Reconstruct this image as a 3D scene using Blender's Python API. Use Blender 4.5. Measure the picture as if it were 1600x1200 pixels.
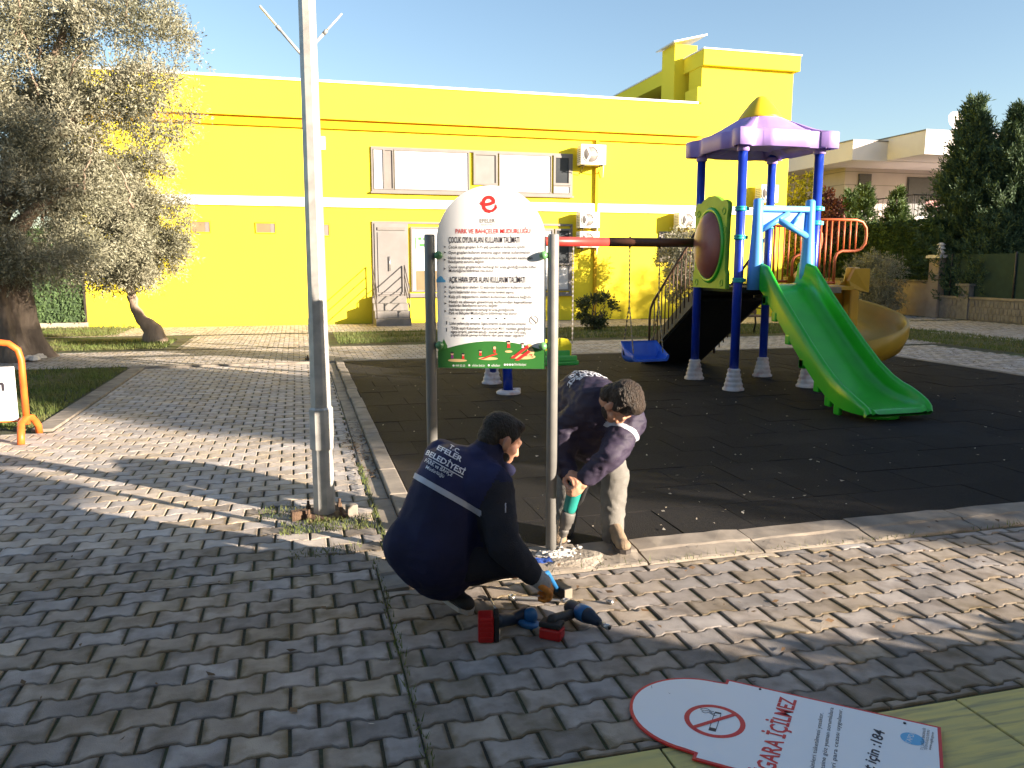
import bpy, bmesh, math, random
import numpy as np
from mathutils import Vector, Matrix, noise as mnoise
from mathutils.bvhtree import BVHTree
R = math.radians
random.seed(7); rng = np.random.default_rng(7)
scn = bpy.context.scene
for o in list(bpy.data.objects): bpy.data.objects.remove(o)
col = scn.collection

# ------------------------------------------------------------------ camera, sky, sun, exposure
CAM = Vector((0, 0, 1.6)); YAW, PITCH, ROLL, FPX = R(15.0), R(8.45), R(-0.05), 1247.0
cam_d = bpy.data.cameras.new('camera'); cam = bpy.data.objects.new('camera', cam_d); col.objects.link(cam)
cam_d.sensor_fit = 'HORIZONTAL'; cam_d.sensor_width = 36.0; cam_d.lens = 36.0 * FPX / 1600.0
cam_d.clip_start = 0.05; cam_d.clip_end = 3000
cam.location = CAM
cam.rotation_euler = (Matrix.Rotation(-YAW, 3, 'Z') @ Matrix.Rotation(R(90) - PITCH, 3, 'X') @ Matrix.Rotation(-ROLL, 3, 'Z')).to_euler()
scn.camera = cam

SUN_AZ, SUN_EL = R(48.0), R(13.5)      # azimuth from -Y toward +X
SDIR = Vector((math.sin(SUN_AZ) * math.cos(SUN_EL), -math.cos(SUN_AZ) * math.cos(SUN_EL), math.sin(SUN_EL)))  # towards the sun
w = bpy.data.worlds.new('World'); scn.world = w; w.use_nodes = True
nt = w.node_tree; nt.nodes.clear()
sky = nt.nodes.new('ShaderNodeTexSky'); sky.sky_type = 'NISHITA'; sky.sun_disc = False
sky.sun_elevation = SUN_EL; sky.sun_rotation = math.atan2(SDIR.x, SDIR.y)
sky.air_density = 1.0; sky.dust_density = 1.0; sky.ozone_density = 1.6; sky.altitude = 50
bg = nt.nodes.new('ShaderNodeBackground'); bg.inputs['Strength'].default_value = 0.066
wo = nt.nodes.new('ShaderNodeOutputWorld')
nt.links.new(sky.outputs[0], bg.inputs[0]); nt.links.new(bg.outputs[0], wo.inputs[0])
sl = bpy.data.lights.new('sun', 'SUN'); sl.energy = 5.0; sl.angle = R(0.6); sl.color = (1.0, 0.86, 0.70)
so = bpy.data.objects.new('sun', sl); col.objects.link(so); so.rotation_euler = SDIR.to_track_quat('Z', 'Y').to_euler()
scn.view_settings.view_transform = 'Standard'; scn.view_settings.look = 'None'
scn.view_settings.exposure = 2.0; scn.view_settings.gamma = 1.0; scn.view_settings.use_curve_mapping = False
scn.cycles.use_denoising = True
scn.cycles.max_bounces = 6

# ------------------------------------------------------------------ measuring helpers (metres; camera at 1.6 m)
_F = Vector((math.sin(YAW), math.cos(YAW), 0)); _Rt = Vector((math.cos(YAW), -math.sin(YAW), 0)); _U = Vector((0, 0, 1))
_f2 = _F * math.cos(PITCH) - _U * math.sin(PITCH); _d2 = -(_U * math.cos(PITCH) + _F * math.sin(PITCH))
def ray(x, y): return _Rt * ((x - 800) / FPX) + _d2 * ((y - 600) / FPX) + _f2
def atY(x, y, Y): d = ray(x, y); return CAM + d * (Y / d.y)
def atX(x, y, X): d = ray(x, y); return CAM + d * (X / d.x)
def atD(x, y, D): return CAM + ray(x, y) * D
def gr(x, y, z=0.0): d = ray(x, y); return CAM + d * ((z - 1.6) / d.z)

# ------------------------------------------------------------------ materials
MATS = {}
def mat(name, c1, c2=None, scale=6.0, rough=0.7, bump=0.0, bscale=None, metal=0.0, spec=0.4, detail=6.0, rand=0.0, c3=None, s3=0.6, trans=0.0, stretch=None, coat=0.0, lo=0.35, hi=0.65, hue_rand=0.0, wear=None):
    if name in MATS: return MATS[name]
    m = bpy.data.materials.new(name); m.use_nodes = True; MATS[name] = m
    t = m.node_tree; n = t.nodes; l = t.links; b = n['Principled BSDF']
    b.inputs['Roughness'].default_value = rough; b.inputs['Metallic'].default_value = metal
    b.inputs['Specular IOR Level'].default_value = spec
    if coat: b.inputs['Coat Weight'].default_value = coat; b.inputs['Coat Roughness'].default_value = 0.15
    tc = n.new('ShaderNodeNewGeometry'); src = tc.outputs['Position']
    if stretch:
        mp = n.new('ShaderNodeMapping'); mp.inputs['Scale'].default_value = stretch; l.new(src, mp.inputs[0]); src = mp.outputs[0]
    if c2 is None: c2 = tuple(v * 0.82 for v in c1)
    nz = n.new('ShaderNodeTexNoise'); nz.inputs['Scale'].default_value = scale; nz.inputs['Detail'].default_value = detail; l.new(src, nz.inputs['Vector'])
    rp = n.new('ShaderNodeMapRange'); rp.inputs[1].default_value = lo; rp.inputs[2].default_value = hi; l.new(nz.outputs[0], rp.inputs[0])
    mx = n.new('ShaderNodeMix'); mx.data_type = 'RGBA'; l.new(rp.outputs[0], mx.inputs[0])
    mx.inputs[6].default_value = (*c1, 1); mx.inputs[7].default_value = (*c2, 1); out = mx.outputs[2]
    if c3 is not None:
        n3 = n.new('ShaderNodeTexNoise'); n3.inputs['Scale'].default_value = s3; n3.inputs['Detail'].default_value = 5; l.new(src, n3.inputs['Vector'])
        r3 = n.new('ShaderNodeMapRange'); r3.inputs[1].default_value = 0.5; r3.inputs[2].default_value = 0.72; l.new(n3.outputs[0], r3.inputs[0])
        m3 = n.new('ShaderNodeMix'); m3.data_type = 'RGBA'; l.new(r3.outputs[0], m3.inputs[0]); l.new(out, m3.inputs[6]); m3.inputs[7].default_value = (*c3, 1); out = m3.outputs[2]
    if wear is not None:   # grime that gathers along a piece's worn edges
        at_ = n.new('ShaderNodeAttribute'); at_.attribute_name = 'wear'; nw = n.new('ShaderNodeTexNoise'); nw.inputs['Scale'].default_value = 13; nw.inputs['Detail'].default_value = 4; l.new(src, nw.inputs['Vector'])
        aw = n.new('ShaderNodeMath'); aw.operation = 'MULTIPLY_ADD'; l.new(nw.outputs[0], aw.inputs[0]); aw.inputs[1].default_value = 2.6; l.new(at_.outputs['Fac'], aw.inputs[2])
        rw = n.new('ShaderNodeMapRange'); rw.inputs[1].default_value = 1.15; rw.inputs[2].default_value = 2.15; l.new(aw.outputs[0], rw.inputs[0])
        mw = n.new('ShaderNodeMix'); mw.data_type = 'RGBA'; l.new(rw.outputs[0], mw.inputs[0]); mw.inputs[6].default_value = (*wear, 1); l.new(out, mw.inputs[7]); out = mw.outputs[2]
    if rand:
        oi = n.new('ShaderNodeObjectInfo'); ge = n.new('ShaderNodeNewGeometry')
        ad = n.new('ShaderNodeMath'); ad.operation = 'ADD'; l.new(oi.outputs['Random'], ad.inputs[0]); l.new(ge.outputs['Random Per Island'], ad.inputs[1])
        fr = n.new('ShaderNodeMath'); fr.operation = 'FRACT'; l.new(ad.outputs[0], fr.inputs[0])
        rm = n.new('ShaderNodeMapRange'); rm.inputs[3].default_value = 1 - rand; rm.inputs[4].default_value = 1 + rand; l.new(fr.outputs[0], rm.inputs[0])
        hs = n.new('ShaderNodeHueSaturation'); l.new(rm.outputs[0], hs.inputs['Value']); l.new(out, hs.inputs['Color']); out = hs.outputs[0]
        if hue_rand:
            f2 = n.new('ShaderNodeMath'); f2.operation = 'MULTIPLY'; l.new(fr.outputs[0], f2.inputs[0]); f2.inputs[1].default_value = 7.31
            f3 = n.new('ShaderNodeMath'); f3.operation = 'FRACT'; l.new(f2.outputs[0], f3.inputs[0])
            r4 = n.new('ShaderNodeMapRange'); r4.inputs[3].default_value = 0.5 - hue_rand; r4.inputs[4].default_value = 0.5 + hue_rand; l.new(f3.outputs[0], r4.inputs[0]); l.new(r4.outputs[0], hs.inputs['Hue'])
            r5 = n.new('ShaderNodeMapRange'); r5.inputs[3].default_value = 0.55; r5.inputs[4].default_value = 1.5; l.new(f3.outputs[0], r5.inputs[0]); l.new(r5.outputs[0], hs.inputs['Saturation'])
    l.new(out, b.inputs['Base Color'])
    if bump:
        nb = n.new('ShaderNodeTexNoise'); nb.inputs['Scale'].default_value = bscale or scale * 4; nb.inputs['Detail'].default_value = 8; l.new(src, nb.inputs['Vector'])
        bp = n.new('ShaderNodeBump'); bp.inputs['Strength'].default_value = min(1, bump * 3); bp.inputs['Distance'].default_value = bump * 0.02; l.new(nb.outputs[0], bp.inputs['Height']); l.new(bp.outputs[0], b.inputs['Normal'])
    if trans:
        tl = n.new('ShaderNodeBsdfTranslucent'); l.new(out, tl.inputs[0]); ms = n.new('ShaderNodeMixShader'); ms.inputs[0].default_value = trans
        o_ = n['Material Output']; l.new(b.outputs[0], ms.inputs[1]); l.new(tl.outputs[0], ms.inputs[2]); l.new(ms.outputs[0], o_.inputs[0])
    return m

mat('paver', (.345, .30, .262), (.25, .215, .188), 9, .85, .22, 220, rand=.24, hue_rand=.012, wear=(.15, .12, .088), c3=(.165, .135, .108), s3=6.0)
mat('paver_glare', (.50, .44, .385), (.40, .35, .305), 9, .85, .22, 220, rand=.16, wear=(.30, .25, .20), hue_rand=.01, c3=(.34, .295, .255), s3=5.0)  # paler paver copy: glare and bounced light on the far path put into colour
mat('joint', (.05, .045, .036), (.07, .075, .035), 3, .95, .4, 60, c3=(.065, .105, .025), s3=.9)
mat('rubber', (.014, .0135, .0145), (.021, .0195, .0195), 40, .9, .9, 160, rand=.14, spec=.18, c3=(.030, .026, .024), s3=.9)
mat('rubber_base', (.014, .013, .013), None, 30, .95)
mat('kerb', (.285, .245, .20), (.21, .18, .15), 9, .9, .18, 130, rand=.12, c3=(.15, .125, .10), s3=4.0)
mat('concrete', (.30, .26, .215), (.22, .19, .155), 5, .9, .5, 60)
mat('tactile', (.60, .50, .17), (.48, .42, .17), 3, .75, .15, 50, rand=.08, c3=(.20, .19, .13), s3=2.2, stretch=(1.2, 13, 1))
mat('soil', (.16, .12, .085), (.10, .08, .055), 5, .95, .6, 40)
mat('ground', (.14, .12, .08), (.09, .09, .05), .8, .95, .4, 20)
mat('lawn', (.075, .085, .03), (.11, .09, .045), 2.2, .95, .5, 50, c3=(.13, .10, .06), s3=.8)
mat('grass', (.10, .145, .03), (.145, .15, .05), 1.5, .7, rand=.3, trans=.25)
mat('yellow_wall', (.87, .71, .032), (.84, .67, .03), .55, .85, .12, 90, c3=(.83, .65, .03), s3=.22)
mat('yellow_band', (.66, .38, .005), (.60, .34, .005), 2, .8, .1, 60)
mat('white_paint', (.80, .79, .76), (.74, .73, .70), 2, .7, .1, 60)
mat('frame_grey', (.215, .19, .175), (.19, .17, .155), 4, .5)
mat('door_grey', (.225, .21, .20), (.20, .185, .175), 3, .45)
mat('dark_glass', (.03, .034, .04), (.045, .05, .055), 1.2, .3, spec=.2)
mat('blind', (.82, .82, .80), (.78, .78, .77), 2, .35, spec=.5)
mat('pane_pale', (.55, .56, .57), (.5, .52, .55), 1, .1, spec=.6)
mat('vent_box', (.23, .165, .09), (.19, .135, .07), 3, .7)
mat('step', (.22, .20, .185), (.17, .16, .145), 6, .85, .4, 60)
mat('rail_dark', (.09, .075, .065), (.06, .05, .045), 12, .45, metal=.4)
mat('ac_white', (.78, .77, .74), (.72, .71, .68), 3, .4)
mat('ac_dark', (.05, .05, .055), None, 8, .5)
mat('roof_tin', (.55, .55, .54), (.45, .44, .43), 5, .4, metal=.5)
mat('galv', (.50, .49, .46), (.38, .37, .35), 14, .42, .05, 60, metal=.35, c3=(.58, .56, .52), s3=8)
mat('galv_dark', (.36, .35, .33), (.25, .245, .24), 12, .5, .08, 60, metal=.25)
mat('post_paint', (.25, .245, .23), (.21, .205, .195), 10, .45, .03, 60, metal=.2)
mat('rust', (.13, .08, .05), (.075, .045, .03), 20, .9, .5, 90)
mat('sign_white', (.82, .82, .82), (.79, .79, .80), 1.5, .3, spec=.5, coat=.2)
mat('print_black', (.035, .03, .04), None, 5, .5)
mat('print_red', (.62, .035, .03), (.58, .03, .03), 3, .45)
mat('print_green', (.03, .14, .03), (.035, .16, .033), 3, .4)
mat('print_green2', (.09, .30, .07), (.07, .24, .06), 3, .4)
mat('print_blue', (.12, .42, .70), (.11, .38, .66), 3, .4)
mat('print_sand', (.75, .52, .25), None, 3, .5)
mat('print_skin', (.75, .45, .30), None, 3, .5)
mat('print_purple', (.25, .05, .22), None, 3, .5)
mat('print_white', (.8, .8, .8), None, 3, .5)
mat('ball_green', (.12, .30, .12), (.10, .26, .10), 8, .35, coat=.3)
mat('blue_post', (.012, .045, .42), (.010, .035, .34), 9, .28, .03, 60, spec=.5, coat=.35)
mat('portal_blue', (.10, .34, .78), (.08, .29, .70), 5, .4, .03, 50)
mat('clamp_teal', (.02, .36, .38), (.015, .30, .33), 8, .4)
mat('roof_purple', (.40, .27, .62), (.36, .23, .56), 4, .45, .03, 40)
mat('plastic_yellow', (.80, .56, .02), (.75, .50, .02), 4, .4, .03, 40)
mat('spiral_yellow', (.48, .28, .025), (.42, .24, .02), 4, .38, .05, 40, c3=(.40, .25, .03), s3=2)
mat('slide_green', (.025, .42, .015), (.02, .36, .015), 4, .3, .03, 40, spec=.5, coat=.25)
mat('lime_panel', (.20, .44, .035), (.17, .38, .03), 5, .45, .05, 50)
mat('bubble', (.36, .13, .10), (.28, .085, .06), 3, .35, spec=.45, c3=(.22, .05, .035), s3=3.5)
mat('orange_rail', (.62, .15, .05), (.54, .12, .04), 12, .4)
mat('brown_rail', (.13, .075, .045), (.09, .05, .03), 15, .5)
mat('tread', (.018, .018, .018), (.03, .028, .025), 30, .75, .4, 120)
mat('stringer', (.20, .17, .13), (.15, .125, .095), 12, .7)
mat('foot_white', (.62, .58, .60), (.48, .44, .46), 7, .6, .1, 40, c3=(.4, .25, .24), s3=9)
mat('beam_red', (.50, .045, .035), (.44, .035, .03), 10, .4)
mat('beam_brown', (.13, .055, .03), (.10, .04, .025), 10, .45)
mat('chain', (.22, .21, .20), (.14, .13, .12), 40, .45, metal=.6)
mat('seat_blue', (.03, .13, .62), (.025, .11, .55), 5, .38)
mat('seat_yellow', (.85, .72, .02), None, 5, .4)
mat('seat_green', (.05, .42, .08), None, 5, .4)
mat('barrier_orange', (.75, .16, .025), (.66, .12, .02), 10, .45, .05, 60)
mat('bark', (.16, .125, .095), (.085, .065, .05), 7, .95, 1.0, 22, stretch=(1, 1, .35))
mat('bark_pale', (.36, .27, .20), (.22, .16, .115), 7, .95, 1.0, 22, stretch=(1, 1, .35))
mat('olive_leaf', (.29, .275, .195), (.19, .19, .125), 1.1, .55, rand=.35, trans=.18, spec=.45)
mat('conifer', (.055, .095, .045), (.08, .125, .06), 1.3, .7, rand=.35, trans=.12)
mat('conifer_light', (.09, .14, .04), (.06, .10, .03), 1.3, .7, rand=.3, trans=.12)
mat('shrub_yellow', (.32, .30, .04), (.2, .22, .03), 2, .7, rand=.3, trans=.15)
mat('shrub_red', (.26, .09, .055), (.17, .06, .04), 2, .7, rand=.3, trans=.15)
mat('shrub_leaf', (.07, .085, .03), (.05, .06, .022), 2, .7, rand=.35, trans=.15)
mat('hedge_leaf', (.075, .125, .04), (.055, .095, .03), 2, .75, rand=.35, trans=.1)
mat('turf_fence', (.07, .115, .05), (.05, .085, .035), 12, .9, .8, 120)
mat('house_wall', (.42, .365, .35), (.38, .33, .315), 1.5, .85, .12, 60)
mat('house_white', (.72, .66, .65), (.68, .62, .61), 1.5, .8, .08, 60)
mat('wall_beige', (.42, .33, .26), (.35, .27, .215), 3, .9, .3, 50)
mat('wall_grey', (.22, .205, .20), (.15, .14, .14), 7, .9, .6, 40)
mat('mesh_green', (.02, .045, .035), (.015, .035, .028), 6, .85)
mat('wood_slat', (.16, .085, .05), (.11, .06, .035), 12, .6, .2, 60, stretch=(1, 8, 8))
mat('cast_iron', (.03, .03, .03), None, 10, .5, metal=.5)
mat('skin', (.50, .27, .17), (.45, .23, .145), 14, .5, .08, 120, c3=(.50, .22, .15), s3=9)
mat('hair', (.018, .013, .010), (.032, .022, .016), 60, .6, .9, 190, stretch=(1, 1, .3))
mat('hair_brown', (.045, .028, .018), (.022, .014, .009), 60, .55, .9, 170, stretch=(1, 1, .35))
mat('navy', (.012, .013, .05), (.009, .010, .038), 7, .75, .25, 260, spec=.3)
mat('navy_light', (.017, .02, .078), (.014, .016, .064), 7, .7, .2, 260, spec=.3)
mat('navy_sheen', (.040, .030, .055), (.028, .022, .042), 9, .6, .2, 260, spec=.3)
mat('reflective', (.42, .42, .48), (.38, .38, .44), 30, .4, spec=.6)
mat('letter_white', (.75, .76, .82), None, 5, .6)
mat('trousers_dark', (.014, .014, .022), (.02, .02, .028), 10, .85, .3, 240)
mat('trousers_grey', (.20, .188, .17), (.155, .146, .132), 10, .85, .35, 240)
mat('shoe_tan', (.28, .20, .13), (.20, .145, .095), 14, .8, .3, 120)
mat('shoe_dark', (.02, .02, .022), None, 10, .7)
mat('sole_pale', (.42, .40, .38), None, 10, .7)
mat('sole_dark', (.06, .05, .045), None, 10, .8)
mat('glove_white', (.55, .54, .55), (.42, .41, .42), 60, .9, .6, 400)
mat('glove_orange', (.60, .22, .03), (.50, .17, .025), 30, .6, .3, 200)
mat('tool_navy', (.010, .022, .045), None, 10, .5, .05, 100)
mat('tool_blue', (.02, .13, .32), (.018, .11, .28), 10, .4, .05, 100)
mat('tool_black', (.014, .014, .015), None, 20, .6, .1, 200)
mat('tool_red', (.42, .012, .012), (.36, .010, .010), 10, .4, .05, 100)
mat('tool_teal', (.02, .24, .20), (.018, .21, .18), 10, .4, .05, 100)
mat('tool_grey', (.10, .095, .088), (.14, .13, .12), 18, .6, .1, 150)
mat('steel', (.55, .54, .53), (.42, .41, .40), 20, .3, metal=.85)
mat('plaster_dust', (.60, .57, .53), (.48, .455, .42), 30, .95, .6, 120)
mat('blue_rag', (.03, .09, .38), None, 20, .8, .4, 120)
mat('litter', (.55, .50, .42), (.36, .30, .22), 9, .85, rand=.4)
mat('dead_leaf', (.16, .09, .04), (.10, .06, .03), 9, .85, rand=.4)
mat('stone_white', (.62, .58, .53), (.45, .42, .38), 6, .85, .4, 30)
mat('cloth_pink', (.45, .25, .24), None, 5, .9)
M = MATS

# ------------------------------------------------------------------ mesh building
class MB:
    def __init__(s): s.v = []; s.f = []; s.sm = []; s.c = None
    def add(s, vs, fs, smooth=False, mx=None):
        o = len(s.v)
        s.v.extend([tuple(mx @ Vector(v)) if mx is not None else tuple(v) for v in vs])
        s.f.extend([tuple(i + o for i in f) for f in fs]); s.sm.extend([smooth] * len(fs)); return s
    def box(s, c, d, mx=None, rz=0.0, bev=0.0):
        hx, hy, hz = d[0] / 2, d[1] / 2, d[2] / 2
        m = Matrix.Translation(c) @ Matrix.Rotation(rz, 4, 'Z')
        if mx is not None: m = mx @ m
        if bev:
            b = min(bev, hx * .9, hy * .9, hz * .9); vs = []; 
            bm = bmesh.new(); bmesh.ops.create_cube(bm, size=1.0)
            for v in bm.verts: v.co = Vector((v.co.x * d[0], v.co.y * d[1], v.co.z * d[2]))
            bmesh.ops.bevel(bm, geom=list(bm.edges), offset=b, segments=2, profile=.6, affect='EDGES')
            bm.verts.index_update()
            r = s.add([v.co.copy() for v in bm.verts], [[v.index for v in f.verts] for f in bm.faces], False, m); bm.free(); return r
        vs = [(x, y, z) for x in (-hx, hx) for y in (-hy, hy) for z in (-hz, hz)]
        fs = [(0, 1, 3, 2), (4, 6, 7, 5), (0, 4, 5, 1), (2, 3, 7, 6), (0, 2, 6, 4), (1, 5, 7, 3)]
        return s.add(vs, fs, False, m)
    def b2(s, x0, x1, y0, y1, z0, z1, bev=0.0):
        return s.box(((x0 + x1) / 2, (y0 + y1) / 2, (z0 + z1) / 2), (abs(x1 - x0), abs(y1 - y0), abs(z1 - z0)), bev=bev)
    def tube(s, pts, rad, seg=10, cap=True, smooth=True, mx=None, sq=None):
        pts = [Vector(p) for p in pts]; n = len(pts)
        rs = rad if isinstance(rad, (list, tuple)) else [rad] * n
        vs = []; up = None
        for i, p in enumerate(pts):
            d = (pts[min(i + 1, n - 1)] - pts[max(i - 1, 0)]).normalized()
            if up is None:
                up = Vector((0, 0, 1)) if abs(d.z) < .9 else Vector((1, 0, 0))
            a = d.cross(up).normalized(); up = a.cross(d).normalized()
            for k in range(seg):
                t = 2 * math.pi * k / seg; vs.append(p + a * (math.cos(t) * rs[i]) + up * (math.sin(t) * rs[i] * (sq or 1)))
        fs = [(i * seg + k, i * seg + (k + 1) % seg, (i + 1) * seg + (k + 1) % seg, (i + 1) * seg + k) for i in range(n - 1) for k in range(seg)]
        s.add(vs, fs, smooth, mx)
        if cap:
            o = len(s.v) - len(vs)
            s.f.append(tuple(o + k for k in reversed(range(seg)))); s.f.append(tuple(o + (n - 1) * seg + k for k in range(seg))); s.sm += [False, False]
        return s
    def lathe(s, prof, seg=16, mx=None, smooth=True, cap=True, sx=1.0, sy=1.0):
        vs = [(r * sx * math.cos(2 * math.pi * k / seg), r * sy * math.sin(2 * math.pi * k / seg), z) for r, z in prof for k in range(seg)]
        n = len(prof)
        fs = [(i * seg + k, i * seg + (k + 1) % seg, (i + 1) * seg + (k + 1) % seg, (i + 1) * seg + k) for i in range(n - 1) for k in range(seg)]
        s.add(vs, fs, smooth, mx); o = len(s.v) - len(vs)
        if cap: s.f.append(tuple(o + k for k in reversed(range(seg)))); s.f.append(tuple(o + (n - 1) * seg + k for k in range(seg))); s.sm += [False, False]
        return s
    def ball(s, c, r, seg=14, rings=9, mx=None, sc=(1, 1, 1)):
        prof = [(r * math.sin(math.pi * i / rings), -r * math.cos(math.pi * i / rings)) for i in range(rings + 1)]
        prof[0] = (r * .02, prof[0][1]); prof[-1] = (r * .02, prof[-1][1])
        m = Matrix.Translation(c) @ Matrix.Diagonal((*sc, 1))
        if mx is not None: m = mx @ m
        return s.lathe(prof, seg, m)
    def prism(s, poly, z0, z1, mx=None, smooth=False):
        n = len(poly); vs = [(x, y, z0) for x, y in poly] + [(x, y, z1) for x, y in poly]
        fs = [tuple(reversed(range(n))), tuple(range(n, 2 * n))] + [(i, (i + 1) % n, n + (i + 1) % n, n + i) for i in range(n)]
        return s.add(vs, fs, smooth, mx)
    def grid(s, rows, smooth=True, closed=False, mx=None, flip=False):
        n = len(rows); m_ = len(rows[0]); vs = [p for r in rows for p in r]
        fs = []
        for i in range(n - 1):
            for k in range(m_ if closed else m_ - 1):
                q = (i * m_ + k, i * m_ + (k + 1) % m_, (i + 1) * m_ + (k + 1) % m_, (i + 1) * m_ + k)
                fs.append(tuple(reversed(q)) if flip else q)
        return s.add(vs, fs, smooth, mx)
    def build(s, name, m, parent=None, auto=None):
        me = bpy.data.meshes.new(name); base = ORG(parent)
        me.from_pydata([(v[0] - base[0], v[1] - base[1], v[2] - base[2]) for v in s.v], [], s.f)
        me.polygons.foreach_set('use_smooth', s.sm); me.update()
        if s.c is not None: set_wear(me, s.c)
        if m is not None: me.materials.append(M[m] if isinstance(m, str) else m)
        return link(name, me, parent)
_org = {}
def set_wear(me, c): a = me.attributes.new('wear', 'FLOAT', 'POINT'); a.data.foreach_set('value', c)
def ORG(p): return _org.get(p.name, (0, 0, 0)) if p is not None else (0, 0, 0)
def link(name, me, parent=None):
    o = bpy.data.objects.new(name, me); col.objects.link(o)
    if parent is not None: o.parent = parent; _org[o.name] = ORG(parent)
    return o
def tag(o, label=None, cat=None, group=None, kind=None):
    for k, v in (('label', label), ('category', cat), ('group', group), ('kind', kind)):
        if v: o[k] = v
    return o
def thing(name, loc, label, cat, group=None):
    o = bpy.data.objects.new(name, None); col.objects.link(o); o.location = loc; o.empty_display_size = .2
    _org[o.name] = tuple(loc); return tag(o, label, cat, group)
def copy_thing(src, offset, label=None):
    c = src.copy(); col.objects.link(c); c.location = Vector(src.location) + Vector(offset)
    if label: c['label'] = label
    def rec(a, b):
        for ch in [q for q in bpy.data.objects if q.parent == a]:
            d = ch.copy(); col.objects.link(d); d.parent = b; rec(ch, d)
    rec(src, c); return c
def np_mesh(name, V, F, m, parent=None, smooth=False):
    """V (n,3) array, F (k,4) or (k,3) int array"""
    me = bpy.data.meshes.new(name); base = np.array(ORG(parent)); V = np.asarray(V, dtype=np.float64) - base
    k, d = F.shape
    me.vertices.add(len(V)); me.vertices.foreach_set('co', V.ravel())
    me.loops.add(k * d); me.loops.foreach_set('vertex_index', F.ravel().astype(np.int32))
    me.polygons.add(k); me.polygons.foreach_set('loop_start', np.arange(0, k * d, d, dtype=np.int32)); me.polygons.foreach_set('loop_total', np.full(k, d, dtype=np.int32))
    if smooth: me.polygons.foreach_set('use_smooth', np.ones(k, dtype=bool))
    me.update(calc_edges=True); me.materials.append(M[m] if isinstance(m, str) else m)
    return link(name, me, parent)
def frame(o, x, y, z):
    m = Matrix((x, y, z)).transposed().to_4x4(); m.translation = o; return m
def text_geo(body, size, align='LEFT', bold=0.0, sx=1.0, shear=0.0, spacing=1.0):
    cu = bpy.data.curves.new('t', 'FONT'); cu.body = body; cu.size = size; cu.align_x = align; cu.offset = bold; cu.shear = shear; cu.space_character = spacing
    cu.resolution_u = 2
    ob = bpy.data.objects.new('t', cu); col.objects.link(ob)
    me = bpy.data.meshes.new_from_object(ob.evaluated_get(bpy.context.evaluated_depsgraph_get()))
    vs = [(v.co.x * sx, v.co.y, 0) for v in me.vertices]; fs = [tuple(p.vertices) for p in me.polygons]
    bpy.data.objects.remove(ob); bpy.data.curves.remove(cu); bpy.data.meshes.remove(me); return vs, fs
def put_text(mb, body, size, mx, width=None, **k):
    vs, fs = text_geo(body, size, **k)
    if width and vs:
        xs = [v[0] for v in vs]; w0 = max(xs) - min(xs); q = width / max(w0, 1e-6); x0 = min(xs)
        vs = [((v[0] - x0) * q + (0 if k.get('align', 'LEFT') == 'LEFT' else -width / 2), v[1], 0) for v in vs]
    mb.add(vs, fs, False, mx); return mb
def circ(r, n=24, a0=0, a1=2 * math.pi, cx=0, cy=0): return [(cx + r * math.cos(a0 + (a1 - a0) * i / n), cy + r * math.sin(a0 + (a1 - a0) * i / n)) for i in range(n)]

# ================================================================== THE SETTING
def sheet(name, x0, x1, y0, y1, z, m):
    return tag(MB().add([(x0, y0, z), (x1, y0, z), (x1, y1, z), (x0, y1, z)], [(0, 1, 2, 3)]).build(name, m), kind='structure')
sheet('ground', -1500, 1500, -1500, 1500, -.075, 'ground')
plaza = sheet('paved_plaza', -12, 19.45, -3, 22.6, -.010, 'joint')

def clip(poly, ax, val, keep_less):
    out = []
    for i in range(len(poly)):
        a, b = poly[i], poly[(i + 1) % len(poly)]
        ia = (a[ax] <= val) == keep_less; ib = (b[ax] <= val) == keep_less
        if ia: out.append(a)
        if ia != ib:
            t = (val - a[ax]) / (b[ax] - a[ax]); out.append((a[0] + (b[0] - a[0]) * t, a[1] + (b[1] - a[1]) * t))
    return out
def area(p): return abs(sum(p[i][0] * p[(i + 1) % len(p)][1] - p[(i + 1) % len(p)][0] * p[i][1] for i in range(len(p)))) / 2
BONE = [(-.0938, -.0785), (-.061, -.0785), (-.036, -.0595), (.036, -.0595), (.061, -.0785), (.0938, -.0785),
        (.0938, .0785), (.061, .0785), (.036, .0595), (-.036, .0595), (-.061, .0785), (-.0938, .0785)]
def paver_geo(poly, ch=.005, drop=.0045, depth=.03):
    cx = sum(p[0] for p in poly) / len(poly); cy = sum(p[1] for p in poly) / len(poly); n = len(poly); ins = []
    for i in range(n):
        a, b, c = poly[i - 1], poly[i], poly[(i + 1) % n]
        d1 = Vector((b[0] - a[0], b[1] - a[1])); d2 = Vector((c[0] - b[0], c[1] - b[1]))
        if d1.length < 1e-6 or d2.length < 1e-6: ins.append(b); continue
        d1.normalize(); d2.normalize(); n1 = Vector((-d1.y, d1.x)); n2 = Vector((-d2.y, d2.x)); h = n1 + n2
        k = ch / max(.35, h.length_squared / 2) if h.length > 1e-4 else 0
        ins.append((b[0] + h.x * k, b[1] + h.y * k))
    inn = [(b_[0] + (cx - b_[0]) * .26, b_[1] + (cy - b_[1]) * .26) for b_ in ins]
    vs = [(x, y, .0006) for x, y in inn] + [(x, y, 0) for x, y in ins] + [(x, y, -drop) for x, y in poly] + [(x, y, -depth) for x, y in poly]
    fs = [tuple(range(n))] + [((k + 1) * n + i, (k + 1) * n + (i + 1) % n, k * n + (i + 1) % n, k * n + i) for k in range(3) for i in range(n)]
    return vs, fs
def paver_wear(nv): n = nv // 4; return [1.0] * n + [.12] * n + [0.0] * (2 * n)
def paver_mesh(a, b): me = bpy.data.meshes.new('paver'); me.from_pydata(a, [], b); set_wear(me, paver_wear(len(a))); me.materials.append(M['paver']); return me
PX, PY = .2, .1425
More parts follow.
